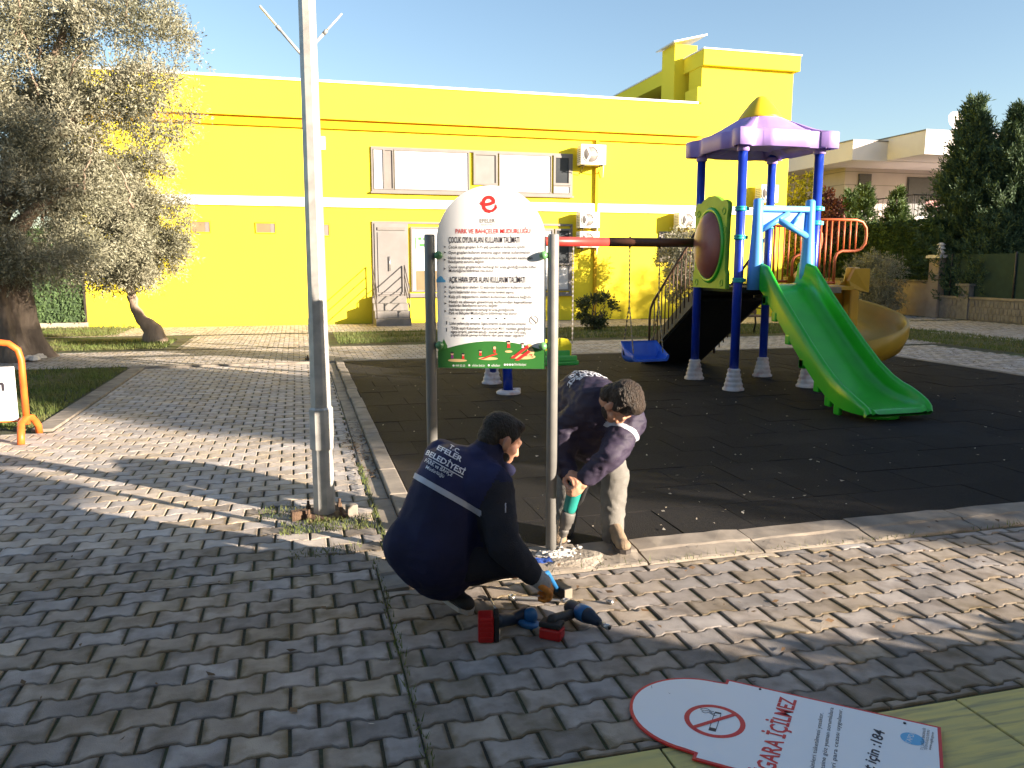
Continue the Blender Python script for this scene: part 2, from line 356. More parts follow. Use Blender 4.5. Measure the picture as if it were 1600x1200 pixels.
def in_frame(p, mg=40):
    v = Vector(p) - CAM; z = v.dot(_f2)
    if z < .3: return None
    x = 800 + FPX * v.dot(_Rt) / z; y = 600 + FPX * v.dot(_d2) / z
    return (x, y, z) if -mg < x < 1600 + mg and -mg < y < 1200 + mg else None
fields = [  # x0,x1,y0,y1, phase x, phase y
    (-7.0, .352, .6, 4.13, .02, .05), (-7.0, .44, 4.13, 8.45, .02, .05), (-2.335, .44, 8.45, 13.42, .02, .05), (.36, .86, .6, 2.262, .05, .095), (.36, 8.0, 2.27, 3.79, .05, .095)]
pieces = []
for x0, x1, y0, y1, px, py in fields:
    for r in range(int((y0 - py) / PY) - 1, int((y1 - py) / PY) + 2):
        yc = py + r * PY
        for c in range(int((x0 - px) / PX) - 2, int((x1 - px) / PX) + 2):
            xc = px + c * PX + (.1 if r % 2 else 0)
            if xc + .1 < x0 or xc - .1 > x1 or yc + .08 < y0 or yc - .08 > y1: continue
            if not in_frame((xc, yc, 0), 500): continue
            whole = xc - .1 > x0 and xc + .1 < x1 and yc - .08 > y0 and yc + .08 < y1
            poly = None
            if not whole:
                poly = [(xc + a, yc + b) for a, b in BONE]
                for ax, val, kl in ((0, x1, True), (0, x0, False), (1, y1, True), (1, y0, False)):
                    if poly: poly = clip(poly, ax, val, kl)
                if len(poly) < 3 or area(poly) < .002: continue
                poly = [(a - xc, b - yc) for a, b in poly]
            pieces.append((xc, yc, poly))
def size_of(p):
    q = in_frame((p[0], p[1], 0), 0); return -1.0 if q is None else 1 / q[2] ** 3
# skip the ones hidden under the panel or the crouching figure when ranking is not needed: nearest visible first
pieces.sort(key=size_of, reverse=True)
gv, gf = paver_geo(BONE); pav_me = paver_mesh(gv, gf)
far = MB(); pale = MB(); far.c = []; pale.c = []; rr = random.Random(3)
for i, (xc, yc, poly) in enumerate(pieces):
    z = rr.uniform(-.003, .002); rx, ry, rz = rr.gauss(0, .008), rr.gauss(0, .008), rr.gauss(0, .012)
    if i < 300 and size_of((xc, yc)) > 0:
        if poly is None: me = pav_me
        else:
            me = paver_mesh(*paver_geo(poly))
        o = link('paver', me, plaza); o.location = (xc, yc, z); o.rotation_euler = (rx, ry, rz)
    else:
        a, b = paver_geo(poly or BONE) if poly or yc < 9 else (gv, gf)
        tgt = pale if yc > 4.6 + rr.gauss(0, .7) else far; tgt.c += paver_wear(len(a))  # farther pavers get the glare-paled colour
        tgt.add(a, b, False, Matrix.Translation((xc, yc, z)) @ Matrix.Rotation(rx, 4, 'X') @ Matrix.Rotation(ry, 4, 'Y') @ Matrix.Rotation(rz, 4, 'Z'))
# further away: plain bone tops, only tops and a lip
lowf = [tuple(range(12))]
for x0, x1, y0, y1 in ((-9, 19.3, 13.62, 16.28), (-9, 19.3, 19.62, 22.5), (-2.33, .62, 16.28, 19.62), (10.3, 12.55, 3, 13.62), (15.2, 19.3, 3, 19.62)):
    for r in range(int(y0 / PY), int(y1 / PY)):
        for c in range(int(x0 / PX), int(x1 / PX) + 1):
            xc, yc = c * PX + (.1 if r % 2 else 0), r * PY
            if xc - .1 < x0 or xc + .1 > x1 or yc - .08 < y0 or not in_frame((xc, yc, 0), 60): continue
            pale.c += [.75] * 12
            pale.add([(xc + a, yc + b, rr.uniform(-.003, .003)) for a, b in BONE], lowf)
tag(far.build('paver_field', 'paver', plaza), kind='stuff'); tag(pale.build('paver_field', 'paver_glare', plaza), kind='stuff')

# yellow tactile strip
tac = sheet('tactile_strip', .86, 8, 1.05, 2.258, -.010, 'joint')
tv = MB().b2(-.196, .196, -.196, .196, -.03, .0, bev=.004)
tme = None
for i in range(12):
    for j in range(3):
        x, y = .925 + .195 + .4 * i - .2, 2.055 - .4 * j
        if tme is None:
            me = bpy.data.meshes.new('tactile_tile'); me.from_pydata(tv.v, [], tv.f); me.materials.append(M['tactile']); tme = me
        o = link('tactile_tile', tme, tac); o.location = (x, y, rr.uniform(-.004, .002)); o.rotation_euler = (rr.gauss(0, .006), rr.gauss(0, .006), rr.gauss(0, .004))

# kerbs
kerb = MB().b2(.44, .70, 4.13, 13.45, -.07, -.02).b2(.44, 10.2, 3.79, 4.13, -.07, -.02).build('kerb', 'joint'); tag(kerb, kind='structure')
y = 4.18; i = 0
while y < 13.4:
    L = .70 if i else .5
    j = rr.uniform(-.006, .006)
    MB().box((.505 + j, y + L / 2, -.012), (.118, L - .012, .04), bev=.008).build('gutter_stone', 'kerb', kerb)
    MB().box((.635 + j, y + L / 2, .0 + rr.uniform(-.004, .004)), (.128, L - .010, .075), bev=.012).build('kerb_stone', 'kerb', kerb)
    y += L; i += 1
xs = [.352, 1.03, 1.46, 1.79, 2.5, 3.24, 4.0, 4.75, 5.5, 6.25, 7.0]
for i in range(len(xs) - 1):
    a, b = xs[i] + .006, xs[i + 1] - .006; h = rr.uniform(-.004, .006); t = rr.uniform(-.008, .008)
    prof = [(3.805 + t, -.04), (3.805 + t, .004 + h), (3.82 + t, .012 + h), (3.94 + t, .024 + h), (3.955 + t, .034 + h), (4.10 + t, .040 + h), (4.112 + t, .030 + h), (4.115 + t, -.04)]
    rows = []
    nseg = 7
    for s_ in range(nseg):
        xx = a + (b - a) * s_ / (nseg - 1); e = .006 if s_ in (0, nseg - 1) else 0
        rows.append([(xx, p + rr.uniform(-.003, .003), q - e + rr.uniform(-.003, .003)) for p, q in prof])
    k = MB().grid(rows, smooth=False, closed=True)
    n_ = len(prof); k.f += [tuple(range(n_)), tuple(reversed(range(len(k.v) - n_, len(k.v))))]; k.sm += [False, False]
    k.build('kerb_stone', 'kerb', kerb)
lk = MB().b2(-2.56, -2.34, 8.52, 13.5, -.07, -.03).build('lawn_kerb', 'joint'); tag(lk, kind='structure')
y = 8.55
while y < 13.3:
    MB().box((-2.45, y + .25, -.006), (.20, .49, .05), bev=.008).build('kerb_stone', 'kerb', lk); y += .5
fk = MB().b2(-9, 10.2, 13.45, 13.6, -.07, -.03).build('path_edging', 'joint'); tag(fk, kind='structure')
x = -2.6
while x < 10.2:
    MB().box((x + .35, 13.525, .002), (.69, .13, .05), bev=.008).build('kerb_stone', 'kerb', fk); x += .7
y = 3.0
while y < 13.4:
    MB().box((10.2, y + .35, .002), (.13, .69, .05), bev=.008).build('kerb_stone', 'kerb', fk); y += .7

# rubber safety tiles
rub = sheet('rubber_play_surface', .70, 10.13, 4.12, 13.45, -.008, 'rubber_base')
TS = .49; tiles = []
for r in range(20):
    for c in range(-1, 20):
        x0 = .702 + c * TS + (TS / 2 if r % 2 else 0); x1 = x0 + TS; y0 = 4.122 + r * TS; y1 = y0 + TS
        x0 = max(x0, .702); x1 = min(x1, 10.13); y1 = min(y1, 13.45)
        if x1 - x0 < .06 or y1 - y0 < .06: continue
        tiles.append((x0, x1, y0, y1))
def tsz(t):
    q = in_frame(((t[0] + t[1]) / 2, (t[2] + t[3]) / 2, 0), 60); return -1 if q is None else 1 / q[2] ** 3
tiles.sort(key=tsz, reverse=True)
rest = MB(); tcache = {}
for i, (x0, x1, y0, y1) in enumerate(tiles):
    c = ((x0 + x1) / 2, (y0 + y1) / 2); d = (round(x1 - x0 - .003, 3), round(y1 - y0 - .003, 3))
    zt = rr.uniform(-.003, .002)
    if i < 300 and tsz((x0, x1, y0, y1)) > 0:
        if d not in tcache:
            b = MB().box((0, 0, 0), (d[0], d[1], .04), bev=.004); me = bpy.data.meshes.new('rubber_tile'); me.from_pydata(b.v, [], b.f); me.materials.append(M['rubber']); tcache[d] = me
        o = link('rubber_tile', tcache[d], rub); o.location = (c[0], c[1], .004 + zt); o.rotation_euler = (rr.gauss(0, .003), rr.gauss(0, .003), 0)
    else: rest.box((c[0], c[1], .004 + zt), (d[0], d[1], .04))
if rest.v: tag(rest.build('rubber_tile_field', 'rubber', rub), kind='stuff')
def rub_z(x, y): return .028

# lawns
def lawn(name, x0, x1, y0, y1):
    rows = []; nx, ny = max(4, int((x1 - x0) / .6)), max(4, int((y1 - y0) / .4))
    for j in range(ny + 1):
        rows.append([(x0 + (x1 - x0) * i / nx, y0 + (y1 - y0) * j / ny, (.03 + .03 * mnoise.noise((i * .7, j * .6, x0))) if 0 < i < nx and 0 < j < ny else -.03) for i in range(nx + 1)])
    return tag(MB().grid(rows).build(name, 'lawn'), kind='structure')
LAWNS = [(-9, -2.57, 8.55, 13.35), (-9, -2.5, 16.4, 18.25), (.78, 14.9, 16.5, 19.3), (12.7, 15.1, 3, 16.5), (-9, -4.0, 19.7, 22.6)]
for L in LAWNS: lawn('lawn', *L)
def blades(n, regs, h0, h1, wdt=.006):
    V = []; 
    wts = np.array([(r[1] - r[0]) * (r[3] - r[2]) * r[4] for r in regs]); wts /= wts.sum()
    ks = rng.choice(len(regs), n, p=wts); rg = np.array([r[:4] for r in regs])[ks]
    x = rg[:, 0] + (rg[:, 1] - rg[:, 0]) * rng.random(n); y = rg[:, 2] + (rg[:, 3] - rg[:, 2]) * rng.random(n)
    a = rng.random(n) * 2 * np.pi; h = h0 + (h1 - h0) * rng.random(n) ** 2; t = rng.random(n) * 2 * np.pi; ln = h * rng.random(n) * .8
    z = np.full(n, .02); dx, dy = np.cos(a) * wdt, np.sin(a) * wdt
    P = np.stack([np.stack([x - dx, y - dy, z], 1), np.stack([x + dx, y + dy, z], 1), np.stack([x + np.cos(t) * ln, y + np.sin(t) * ln, z + h], 1)], 1)
    return P.reshape(-1, 3), np.arange(3 * n).reshape(-1, 3)
V, F = blades(90000, [(-5.6, -2.57, 8.6, 13.35, 1.6), (-7.5, -2.5, 16.4, 18.25, 1), (.78, 14.9, 16.5, 19.3, .9), (12.7, 15.1, 8, 16.5, .6), (-9, -4.0, 19.7, 22.6, .6)], .02, .09, .008)
tag(np_mesh('grass_blades', V, F, 'grass'), 'short patchy green grass on the lawn strips', 'grass', kind='stuff')
# weeds in the joints round the lamp base and along the kerb
regs = [(-.15, .40, 4.72, 4.98, 3.2), (.41, .455, 4.1, 6.3, 2.4), (.335, .375, 2.2, 4.2, 1.6), (-.1, .3, 4.3, 4.45, 1.2), (-.3, 0, 5.05, 5.3, 1.5), (-2.62, -2.56, 8.5, 10, 2), (.9, 5, 3.74, 3.81, .35)]
V, F = blades(2600, regs, .008, .045, .003)
tag(np_mesh('weeds', V, F, 'grass'), 'small green weeds in the paving joints round the lamp base', 'weeds', kind='stuff')
# litter: pale chips over the rubber, dry leaves by the kerb
def flakes(n, regs, s0, s1, z):
    wts = np.array([(r[1] - r[0]) * (r[3] - r[2]) * r[4] for r in regs]); wts /= wts.sum()
    ks = rng.choice(len(regs), n, p=wts); rg = np.array([r[:4] for r in regs])[ks]; zz = np.array([r[5] for r in regs])[ks]
    x = rg[:, 0] + (rg[:, 1] - rg[:, 0]) * rng.random(n); y = rg[:, 2] + (rg[:, 3] - rg[:, 2]) * rng.random(n)
    a = rng.random(n) * 2 * np.pi; L = s0 + (s1 - s0) * rng.random(n) ** 2; W = L * (.2 + .5 * rng.random(n)); 
    P = []
    for sa, sb in ((-1, -.4), (0, -1), (1, .2), (.1, 1)):
        px = x + np.cos(a) * L * sa - np.sin(a) * W * sb; py = y + np.sin(a) * L * sa + np.cos(a) * W * sb
        P.append(np.stack([px, py, zz + .002 + rng.random(n) * .010], 1))
    P = np.stack(P, 1); return P.reshape(-1, 3), np.arange(4 * n).reshape(-1, 4)
V, F = flakes(520, [(.75, 10, 4.2, 8.5, 1, .026), (2.0, 3.6, 4.2, 6.2, 3, .026), (.75, 10, 8.5, 13.4, .5, .026), (-2.3, 5, 1.9, 3.7, .25, .002), (10.3, 19, 8, 16, .3, .004)], .006, .020, 0)
tag(np_mesh('scattered_chips', V, F, 'litter'), 'pale chips and scraps scattered over the black rubber surface', 'litter', kind='stuff')
V, F = flakes(700, [(.38, .56, 5.9, 8.3, 12, .006), (10.3, 12.5, 8, 13, .6, .004), (.1, .45, 6.9, 7.3, 6, .004), (.6, 5, 3.82, 3.95, .6, .03), (1.2, 6, 2.3, 3.75, .35, .004), (-3, .3, 2, 5, .12, .004)], .010, .028, 0)
tag(np_mesh('dry_leaves', V, F, 'dead_leaf'), 'dry brown leaves gathered along the path gutter', 'leaves', kind='stuff')

# ================================================================== YELLOW BUILDING
def W3_(v): return (v.x, v.y, v.z)
FY = 22.6
bld = thing('yellow_building', (5, FY, 0), 'long bright yellow two-storey building with flat roof and white band', 'building')
MB().b2(-5.2, 15.0, FY, 33, -.2, 5.24).build('wall', 'yellow_wall', bld)
MB().b2(-5.2, 15.0, FY - .02, 33, 5.24, 5.44).build('painted_band', 'yellow_band', bld)
MB().b2(-5.26, 15.06, FY - .09, 33.1, 5.20, 5.245).build('ledge', 'yellow_band', bld)
MB().b2(-5.32, 11.9, FY - .13, 33.1, 5.44, 6.36).build('parapet', 'yellow_wall', bld)
MB().b2(-5.36, 11.75, FY - .17, 33.2, 6.36, 6.42).build('coping', 'white_paint', bld)
MB().b2(-5.3, 15.05, FY - .07, FY, 3.16, 3.40).build('white_band', 'white_paint', bld)
# raised block at the right end
tw = MB().b2(11.9, 15.0, FY - .03, 23.4, 5.44, 7.48).b2(14.6, 15.0, 23.4, 33, 5.44, 7.48).b2(12.0, 12.25, 24.0, 24.9, 5.4, 7.48).b2(12.0, 12.2, 28.6, 33, 5.4, 7.48).b2(12.0, 12.2, 23.4, 28.6, 5.4, 6.75)
tw.build('raised_block', 'yellow_wall', bld)
MB().b2(11.74, 11.9, FY - .10, 23.3, 6.42, 6.86).build('parapet_step', 'yellow_wall', bld)
rs = MB().b2(11.86, 15.12, FY - .2, 33.2, 7.48, 7.92).build('roof_slab', 'yellow_wall', bld)
MB().b2(11.83, 15.15, FY - .23, 33.25, 7.92, 7.96).build('slab_coping', 'white_paint', bld)
MB().b2(14.3, 14.58, 23.5, 33, 5.5, 7.47).build('inner_wall', 'yellow_band', bld)
ch = MB().b2(11.55, 12.3, 23.7, 24.6, 6.3, 8.36).build('chimney', 'yellow_wall', bld)
MB().box((11.95, 24.1, 8.5), (1.15, 1.3, .04), mx=Matrix.Translation((11.95, 24.1, 8.5)) @ Matrix.Rotation(R(-14), 4, 'Y') @ Matrix.Translation((-11.95, -24.1, -8.5))).build('tin_cap', 'roof_tin', ch)
MB().b2(8.56, 8.64, FY - .09, FY - .01, 0, 5.2).build('drainpipe', 'yellow_band', bld)
MB().b2(.55, .88, FY - .03, FY, 4.66, 5.0).build('wall_plaque', 'white_paint', bld)
MB().b2(-5.32, -5.2, FY - .1, FY + .5, 0, 2.6).build('corner_post', 'rail_dark', bld)
def window(x0, x1, z0, z1, splits, fr=.06, name='window'):
    f = MB(); y0, y1 = FY - .045, FY + .01
    f.b2(x0, x1, y0, y1, z1 - fr, z1).b2(x0, x1, y0, y1, z0, z0 + fr).b2(x0, x0 + fr, y0, y1, z0 + fr, z1 - fr).b2(x1 - fr, x1, y0, y1, z0 + fr, z1 - fr)
    o = f.build(name, 'frame_grey', bld)
    MB().b2(x0 - .03, x1 + .03, FY - .10, FY - .005, z0 - .05, z0).build('sill', 'frame_grey', o)
    for (a, b, c, d, m, fr2) in splits:
        if fr2:
            g = MB(); yy = FY - .06
            g.b2(a, b, yy, FY - .004, d - fr2, d).b2(a, b, yy, FY - .004, c, c + fr2).b2(a, a + fr2, yy, FY - .004, c + fr2, d - fr2).b2(b - fr2, b, yy, FY - .004, c + fr2, d - fr2)
            g.build('casement', 'frame_grey', o)
        MB().b2(a + fr2, b - fr2, FY - .03, FY - .008, c + fr2, d - fr2).build('pane', m, o)
    return o
window(2.08, 7.86, 3.60, 4.79, [(2.14, 2.42, 3.66, 4.73, 'blind', .02), (2.42, 2.68, 3.66, 4.73, 'frame_grey', .03), (2.70, 4.80, 3.66, 4.73, 'blind', .03), (4.92, 5.62, 3.85, 4.73, 'door_grey', .06),
       (5.66, 7.22, 3.66, 4.73, 'blind', .03), (7.28, 7.80, 3.90, 4.73, 'dark_glass', .06), (7.28, 7.80, 3.66, 3.89, 'blind', .03)])
sf = window(2.06, 7.88, .76, 2.80, [(3.12, 3.98, .86, 2.66, 'blind', .05), (4.02, 5.0, .86, 2.66, 'blind', .05), (5.04, 6.1, .86, 2.66, 'pane_pale', .05), (6.14, 7.30, .86, 2.66, 'pane_pale', .05),
       (7.34, 7.82, 1.62, 2.66, 'dark_glass', .05), (7.34, 7.82, .86, 1.60, 'pane_pale', .05)], name='storefront')
MB().b2(3.25, 3.9, FY - .036, FY - .031, .9, 1.45).build('paper_sheet', 'vent_box', sf)
MB().b2(3.24, 3.27, FY - .036, FY - .031, 2.05, 2.38).b2(3.33, 3.42, FY - .036, FY - .031, 2.3, 2.38).b2(3.46, 3.55, FY - .036, FY - .031, 2.3, 2.36).b2(3.36, 3.52, FY - .036, FY - .031, 2.12, 2.2).build('window_print', 'print_green2', sf)
dr = MB().b2(2.12, 3.04, FY - .07, FY - .005, .8, 2.74).build('door', 'door_grey', bld)
MB().b2(2.2, 2.98, FY - .09, FY - .071, .86, 2.5).build('door_leaf', 'door_grey', dr)
MB().b2(2.2, 2.96, FY - .10, FY - .071, 2.56, 2.64).build('door_closer', 'frame_grey', dr)
MB().tube([(2.52, FY - .13, 1.45), (2.52, FY - .13, 1.85)], .014).build('door_handle', 'steel', dr)
for i, (a, b, c, d) in enumerate(((-2.60, -2.12, 2.44, 2.75), (-1.0, -.48, 2.44, 2.73), (.42, .92, 2.38, 2.72))):
    v = MB().b2(a, b, FY - .03, FY, d - .03, d).b2(a, b, FY - .03, FY, c, c + .02).b2(a, a + .02, FY - .03, FY, c + .02, d - .03).b2(b - .02, b, FY - .03, FY, c + .02, d - .03).build('small_window', 'yellow_band', bld)
    MB().b2(a + .02, b - .14, FY - .012, FY - .004, c + .02, d - .03).build('pane', 'vent_box', v)
    MB().b2(b - .14, b - .02, FY - .016, FY - .006, c + .02, d - .03).build('reveal', 'frame_grey', v)
wd = window(10.66, 11.6, 1.78, 2.62, [(10.72, 11.54, 1.84, 2.56, 'dark_glass', .04)])

# entrance stairs
st = thing('entrance_stairs', (2.45, 21.9, 0), 'grey concrete entrance steps with thin metal handrails by the grey door', 'stairs')
for i in range(4):
    MB().b2(2.0, 2.94, 21.38 + i * .3, FY - .1, i * .19, (i + 1) * .19 - .003).build('step', 'step', st)
for x in (2.03, 2.91):
    g = MB()
    for dz in (.86, .58, .30):
        g.tube([(x, 21.42, .12 + dz), (x, 22.45, .74 + dz)], .014, 6)
    for yy, z0, z1 in ((21.42, .0, .98), (22.45, .7, 1.6)): g.tube([(x, yy, z0), (x, yy, z1)], .016, 6)
    g.build('handrail', 'rail_dark', st)

# air conditioners
def ac(x0, x1, z0, z1, label):
    a = thing('air_conditioner', ((x0 + x1) / 2, FY - .25, z0), label, 'air conditioner', 'outdoor air conditioner units on the yellow wall')
    yb, yf = FY - .12, FY - .47; h = z1 - z0
    c = MB().box(((x0 + x1) / 2, (yb + yf) / 2, (z0 + z1) / 2), (x1 - x0, yb - yf, h), bev=.015).build('casing', 'ac_white', a)
    fx = x0 + (x1 - x0) * .38; r = h * .42
    ring = frame(Vector((fx, yf - .002, (z0 + z1) / 2)), Vector((1, 0, 0)), Vector((0, 0, 1)), Vector((0, -1, 0)))
    MB().lathe([(r, 0), (r, .02), (r * .94, .022), (r * .94, .003)], 24, ring, cap=False).build('fan_ring', 'ac_white', a)
    MB().lathe([(r * .93, 0), (r * .93, .004), (.01, .004)], 24, ring, cap=True).build('fan_grille', 'frame_grey', a)
    g = MB()
    for k in range(3):
        t = k * 2.09; g.box((0, 0, 0), (r * .8, .05, .01), mx=ring @ Matrix.Rotation(t, 4, 'Z') @ Matrix.Translation((r * .45, 0, .008)))
    g.build('fan_blade', 'ac_white', a)
    g = MB()
    for k in range(7): g.box((x0 - .004, (yb + yf) / 2, z0 + h * (.15 + .1 * k)), (.006, .24, .012))
    g.build('side_grille', 'ac_dark', a)
    for xx in (x0 + .1, x1 - .1):
        MB().b2(xx - .015, xx + .015, FY - .5, FY - .01, z0 - .035, z0 - .004).tube([(xx, FY - .02, z0 - .25), (xx, FY - .45, z0 - .03)], .012, 6).build('bracket', 'rail_dark', a)
    g = MB().tube([(x1 - .02, FY - .2, z0 + .1), (x1 + .06, FY - .12, z0), (x1 + .07, FY - .05, z0 - .3)], .018, 6); g.build('hose', 'ac_white', a)
ac(7.96, 8.72, 4.46, 5.02, 'white air conditioner mounted beside the upper grey window')
ac(7.96, 8.56, 2.68, 3.13, 'white air conditioner under the white band, above another unit')
ac(7.96, 8.56, 2.12, 2.58, 'white air conditioner hung lowest, just behind the red swing beam')
ac(11.08, 11.8, 2.72, 3.18, 'white air conditioner above the small dark window')
ac(13.8, 14.4, 3.52, 4.05, 'white air conditioner near the right end of the yellow wall')

# ================================================================== NEIGHBOUR HOUSE ON THE RIGHT
hs = thing('white_house', (26, 33, 0), 'pale flat-roofed house with deep white fascias and a railed balcony', 'house')
WY = 33.0
def hx(px, py): q = atY(px, py, WY); return q.x, q.z
xl = hx(1319, 290)[0]
MB().b2(xl, 40, WY, 50, -.1, 7.0).build('wall', 'house_wall', hs)
q1 = atY(1333, 219, 30.6); q2 = atY(1326, 249, 30.6); q3 = atY(1447, 203, 28.4); q4 = atY(1447, 240, 28.4)
MB().b2(q1.x, 40, 30.6, 50.2, q2.z, q1.z).build('fascia', 'house_white', hs)
MB().b2(q3.x, 40, 28.4, 50.2, q4.z, q3.z).build('roof_fascia', 'house_white', hs)
MB().b2(q1.x - .03, 40, 30.57, 50.25, q1.z, q1.z + .05).build('fascia_cap', 'frame_grey', hs)
MB().b2(q3.x - .03, 40, 28.37, 50.25, q3.z, q3.z + .05).build('roof_cap', 'frame_grey', hs)
for z in (5.95, 5.35, 4.75, 4.15): MB().b2(xl - .012, 40, WY - .012, 50, z, z + .03).build('cladding_joint', 'frame_grey', hs)
a_, b_ = hx(1341, 271), hx(1356, 345)
win = MB().b2(a_[0], b_[0], WY - .06, WY - .015, b_[1], a_[1]).build('window', 'ac_dark', hs)
for k in range(int((a_[1] - b_[1]) / .13)): MB().b2(a_[0] + .04, b_[0] - .04, WY - .085, WY - .062, b_[1] + .03 + k * .13, b_[1] + .03 + k * .13 + .08).build('shutter_slat', 'ac_dark', win)
a_, b_ = hx(1417, 276), hx(1560, 350)
win = MB().b2(a_[0], b_[0], WY - .06, WY - .015, b_[1], a_[1]).build('balcony_door', 'ac_dark', hs)
xm = (a_[0] + b_[0]) / 2
for u_, v_ in ((a_[0] + .06, xm - .04), (xm + .04, b_[0] - .06)): MB().b2(u_, v_, WY - .09, WY - .062, b_[1] + .06, a_[1] - .06).build('pane', 'ac_dark', win)
r0 = atY(1427, 337, 29.2); r1 = atY(1427, 353, 29.2); rt_ = atY(1420, 303, 29.2)
bal = MB().b2(r0.x, 38, 29.2, WY - .1, r1.z, r0.z).build('balcony', 'house_white', hs)
for k in range(34): MB().tube([(r0.x + .1 + k * .2, 29.3, r0.z), (r0.x + .1 + k * .2, 29.3, rt_.z)], .02, 4).build('baluster', 'rail_dark', bal)
MB().tube([(r0.x, 29.3, rt_.z), (38, 29.3, rt_.z)], .035, 6).build('balcony_rail', 'rail_dark', bal)
g = MB().tube([(r0.x, 29.3, rt_.z), (xl + .2, 32.4, rt_.z - .1)], .03, 6)
for k in range(12): t = k / 12; p_ = Vector((r0.x, 29.3, rt_.z)).lerp(Vector((xl + .2, 32.4, rt_.z - .1)), t); g.tube([W3_(p_), (p_.x, p_.y, p_.z - 1.0)], .018, 4)
g.build('terrace_rail', 'rail_dark', bal)
ln = MB(); l0 = atY(1446, 312, 29.22); l1 = atY(1466, 330, 29.22)
ln.grid([[(l0.x + (l1.x - l0.x) * i / 8, 29.22 + .03 * math.sin(i * 2), l0.z + (l1.z - l0.z) * j) for i in range(9)] for j in range(2)])
tag(ln.build('laundry', 'cloth_pink', None), 'pale pink laundry hanging over the balcony railing', 'laundry')
dq = atY(1492, 192, 31)
ant = thing('satellite_dish', (31, 32, 7.5), 'white satellite dish on the roof of the pale house', 'dish')
MB().lathe([(.03, 0), (.3, .05), (.5, .16)], 18, frame(Vector((dq.x, 31, dq.z)), Vector((1, 0, 0)), Vector((0, .35, .93)), Vector((0, -.93, .35))), cap=False).build('dish', 'house_white', ant)
MB().tube([(dq.x, 31.1, q3.z), (dq.x, 31.1, dq.z)], .03, 6).build('mast', 'rail_dark', ant)

# boundary wall along the right
gw = thing('beige_garden_wall', (19.6, 25, 0), 'low beige rendered garden wall below the green hedge', 'wall')
MB().b2(19.5, 19.75, 21.35, 40, -.1, 1.10).build('wall_body', 'wall_beige', gw)
MB().b2(19.46, 19.8, 21.35, 40, 1.10, 1.15).build('wall_cap', 'concrete', gw)
gp = thing('gate_pillar', (19.62, 21.1, 0), 'beige gate pillar with a white cap and round lamp on top', 'pillar')
MB().b2(19.42, 19.84, 20.9, 21.32, -.1, 1.84).build('shaft', 'wall_beige', gp)
MB().b2(19.34, 19.92, 20.82, 21.40, 1.84, 1.94).build('cap', 'house_white', gp)
lm = MB().lathe([(.10, 1.94), (.10, 2.0), (.13, 2.0), (.13, 2.03), (.09, 2.05), (.09, 2.12), (.13, 2.12), (.13, 2.15), (.09, 2.18), (.09, 2.24), (.14, 2.25), (.05, 2.32)], 16, Matrix.Translation((19.62, 21.1, 0))).build('lamp', 'house_white', gp)
lw = thing('grey_stone_wall', (19.6, 15, 0), 'low grey stone wall carrying a dark green screen fence', 'wall')
MB().b2(19.5, 19.75, 4, 20.85, -.1, .62).build('wall_body', 'wall_grey', lw)
MB().b2(19.46, 19.8, 4, 20.85, .62, .68).build('wall_cap', 'concrete', lw)
for y in (19.9, 16.4, 12.9, 9.4):
    p = MB().b2(19.44, 19.82, y - .2, y + .2, .0, 1.0).b2(19.38, 19.88, y - .26, y + .26, 1.0, 1.07).build('wall_pillar', 'wall_grey', lw)
g = MB()
rq = random.Random(5)
for k in range(120):
    for z in range(3):
        y = 4.1 + k * .138 + (.07 if z % 2 else 0)
        if y > 20.7: continue
        MB_ = g.box((19.492, y, .11 + z * .19), (.03, .125, .17))
g.build('stone_facing', 'wall_grey', lw)['kind'] = 'stuff'
MB().b2(19.63, 19.66, 4, 20.85, .68, 1.95).build('screen', 'mesh_green', lw)
g = MB()
for k in range(8): g.tube([(19.6, 4.5 + k * 2.3, .68), (19.6, 4.5 + k * 2.3, 2.0)], .025, 6)
g.build('fence_post', 'rail_dark', lw)

# artificial hedge screen on the left
hf = thing('green_hedge_screen', (-8, 21.6, 0), 'green artificial hedge screen fence behind the left olive trees', 'fence')
MB().b2(-14, -5.25, 22.5, 22.58, .15, 2.5).build('backing', 'turf_fence', hf)
n = 16000; x = -14 + 8.75 * rng.random(n); z = .15 + 2.4 * rng.random(n); V = np.stack([x, np.full(n, 22.48) - .06 * rng.random(n), z], 1)
off = (rng.random((n, 3, 3)) - .5) * np.array([.09, .06, .13]); V3 = (V[:, None, :] + off).reshape(-1, 3)
tag(np_mesh('needles', V3, np.arange(3 * n).reshape(-1, 3), 'hedge_leaf', hf), kind='stuff')
g = MB().b2(-14, -5.2, 22.44, 22.62, 0, .15); g.build('plinth', 'wall_beige', hf)

# ================================================================== TREES AND SHRUBS
def leaf_cloud(P, D, per, tl, ll, lw, spread=.9, droop=0.0):
    """twigs at P (n,3) running along D; per leaves each; returns verts, quads"""
    n = len(P); D = D / (np.linalg.norm(D, axis=1, keepdims=True) + 1e-9)
    t = (np.arange(per) + .5) / per
    base = P[:, None, :] + D[:, None, :] * (t[None, :, None] * tl) + rng.normal(0, tl * .10, (n, per, 3))
    base[:, :, 2] -= droop * (t[None, :] ** 2) * tl
    d = D[:, None, :] + rng.normal(0, spread, (n, per, 3)); d /= np.linalg.norm(d, axis=2, keepdims=True)
    s = np.cross(d, rng.normal(0, 1, (n, per, 3))); s /= np.linalg.norm(s, axis=2, keepdims=True) + 1e-9
    L = ll * (.6 + .8 * rng.random((n, per, 1))); W = lw * (.7 + .6 * rng.random((n, per, 1)))
    a = base; b = base + d * L * .5 + s * W; c = base + d * L; e = base + d * L * .5 - s * W
    V = np.stack([a, b, c, e], 2).reshape(-1, 3); return V, np.arange(len(V)).reshape(-1, 4)
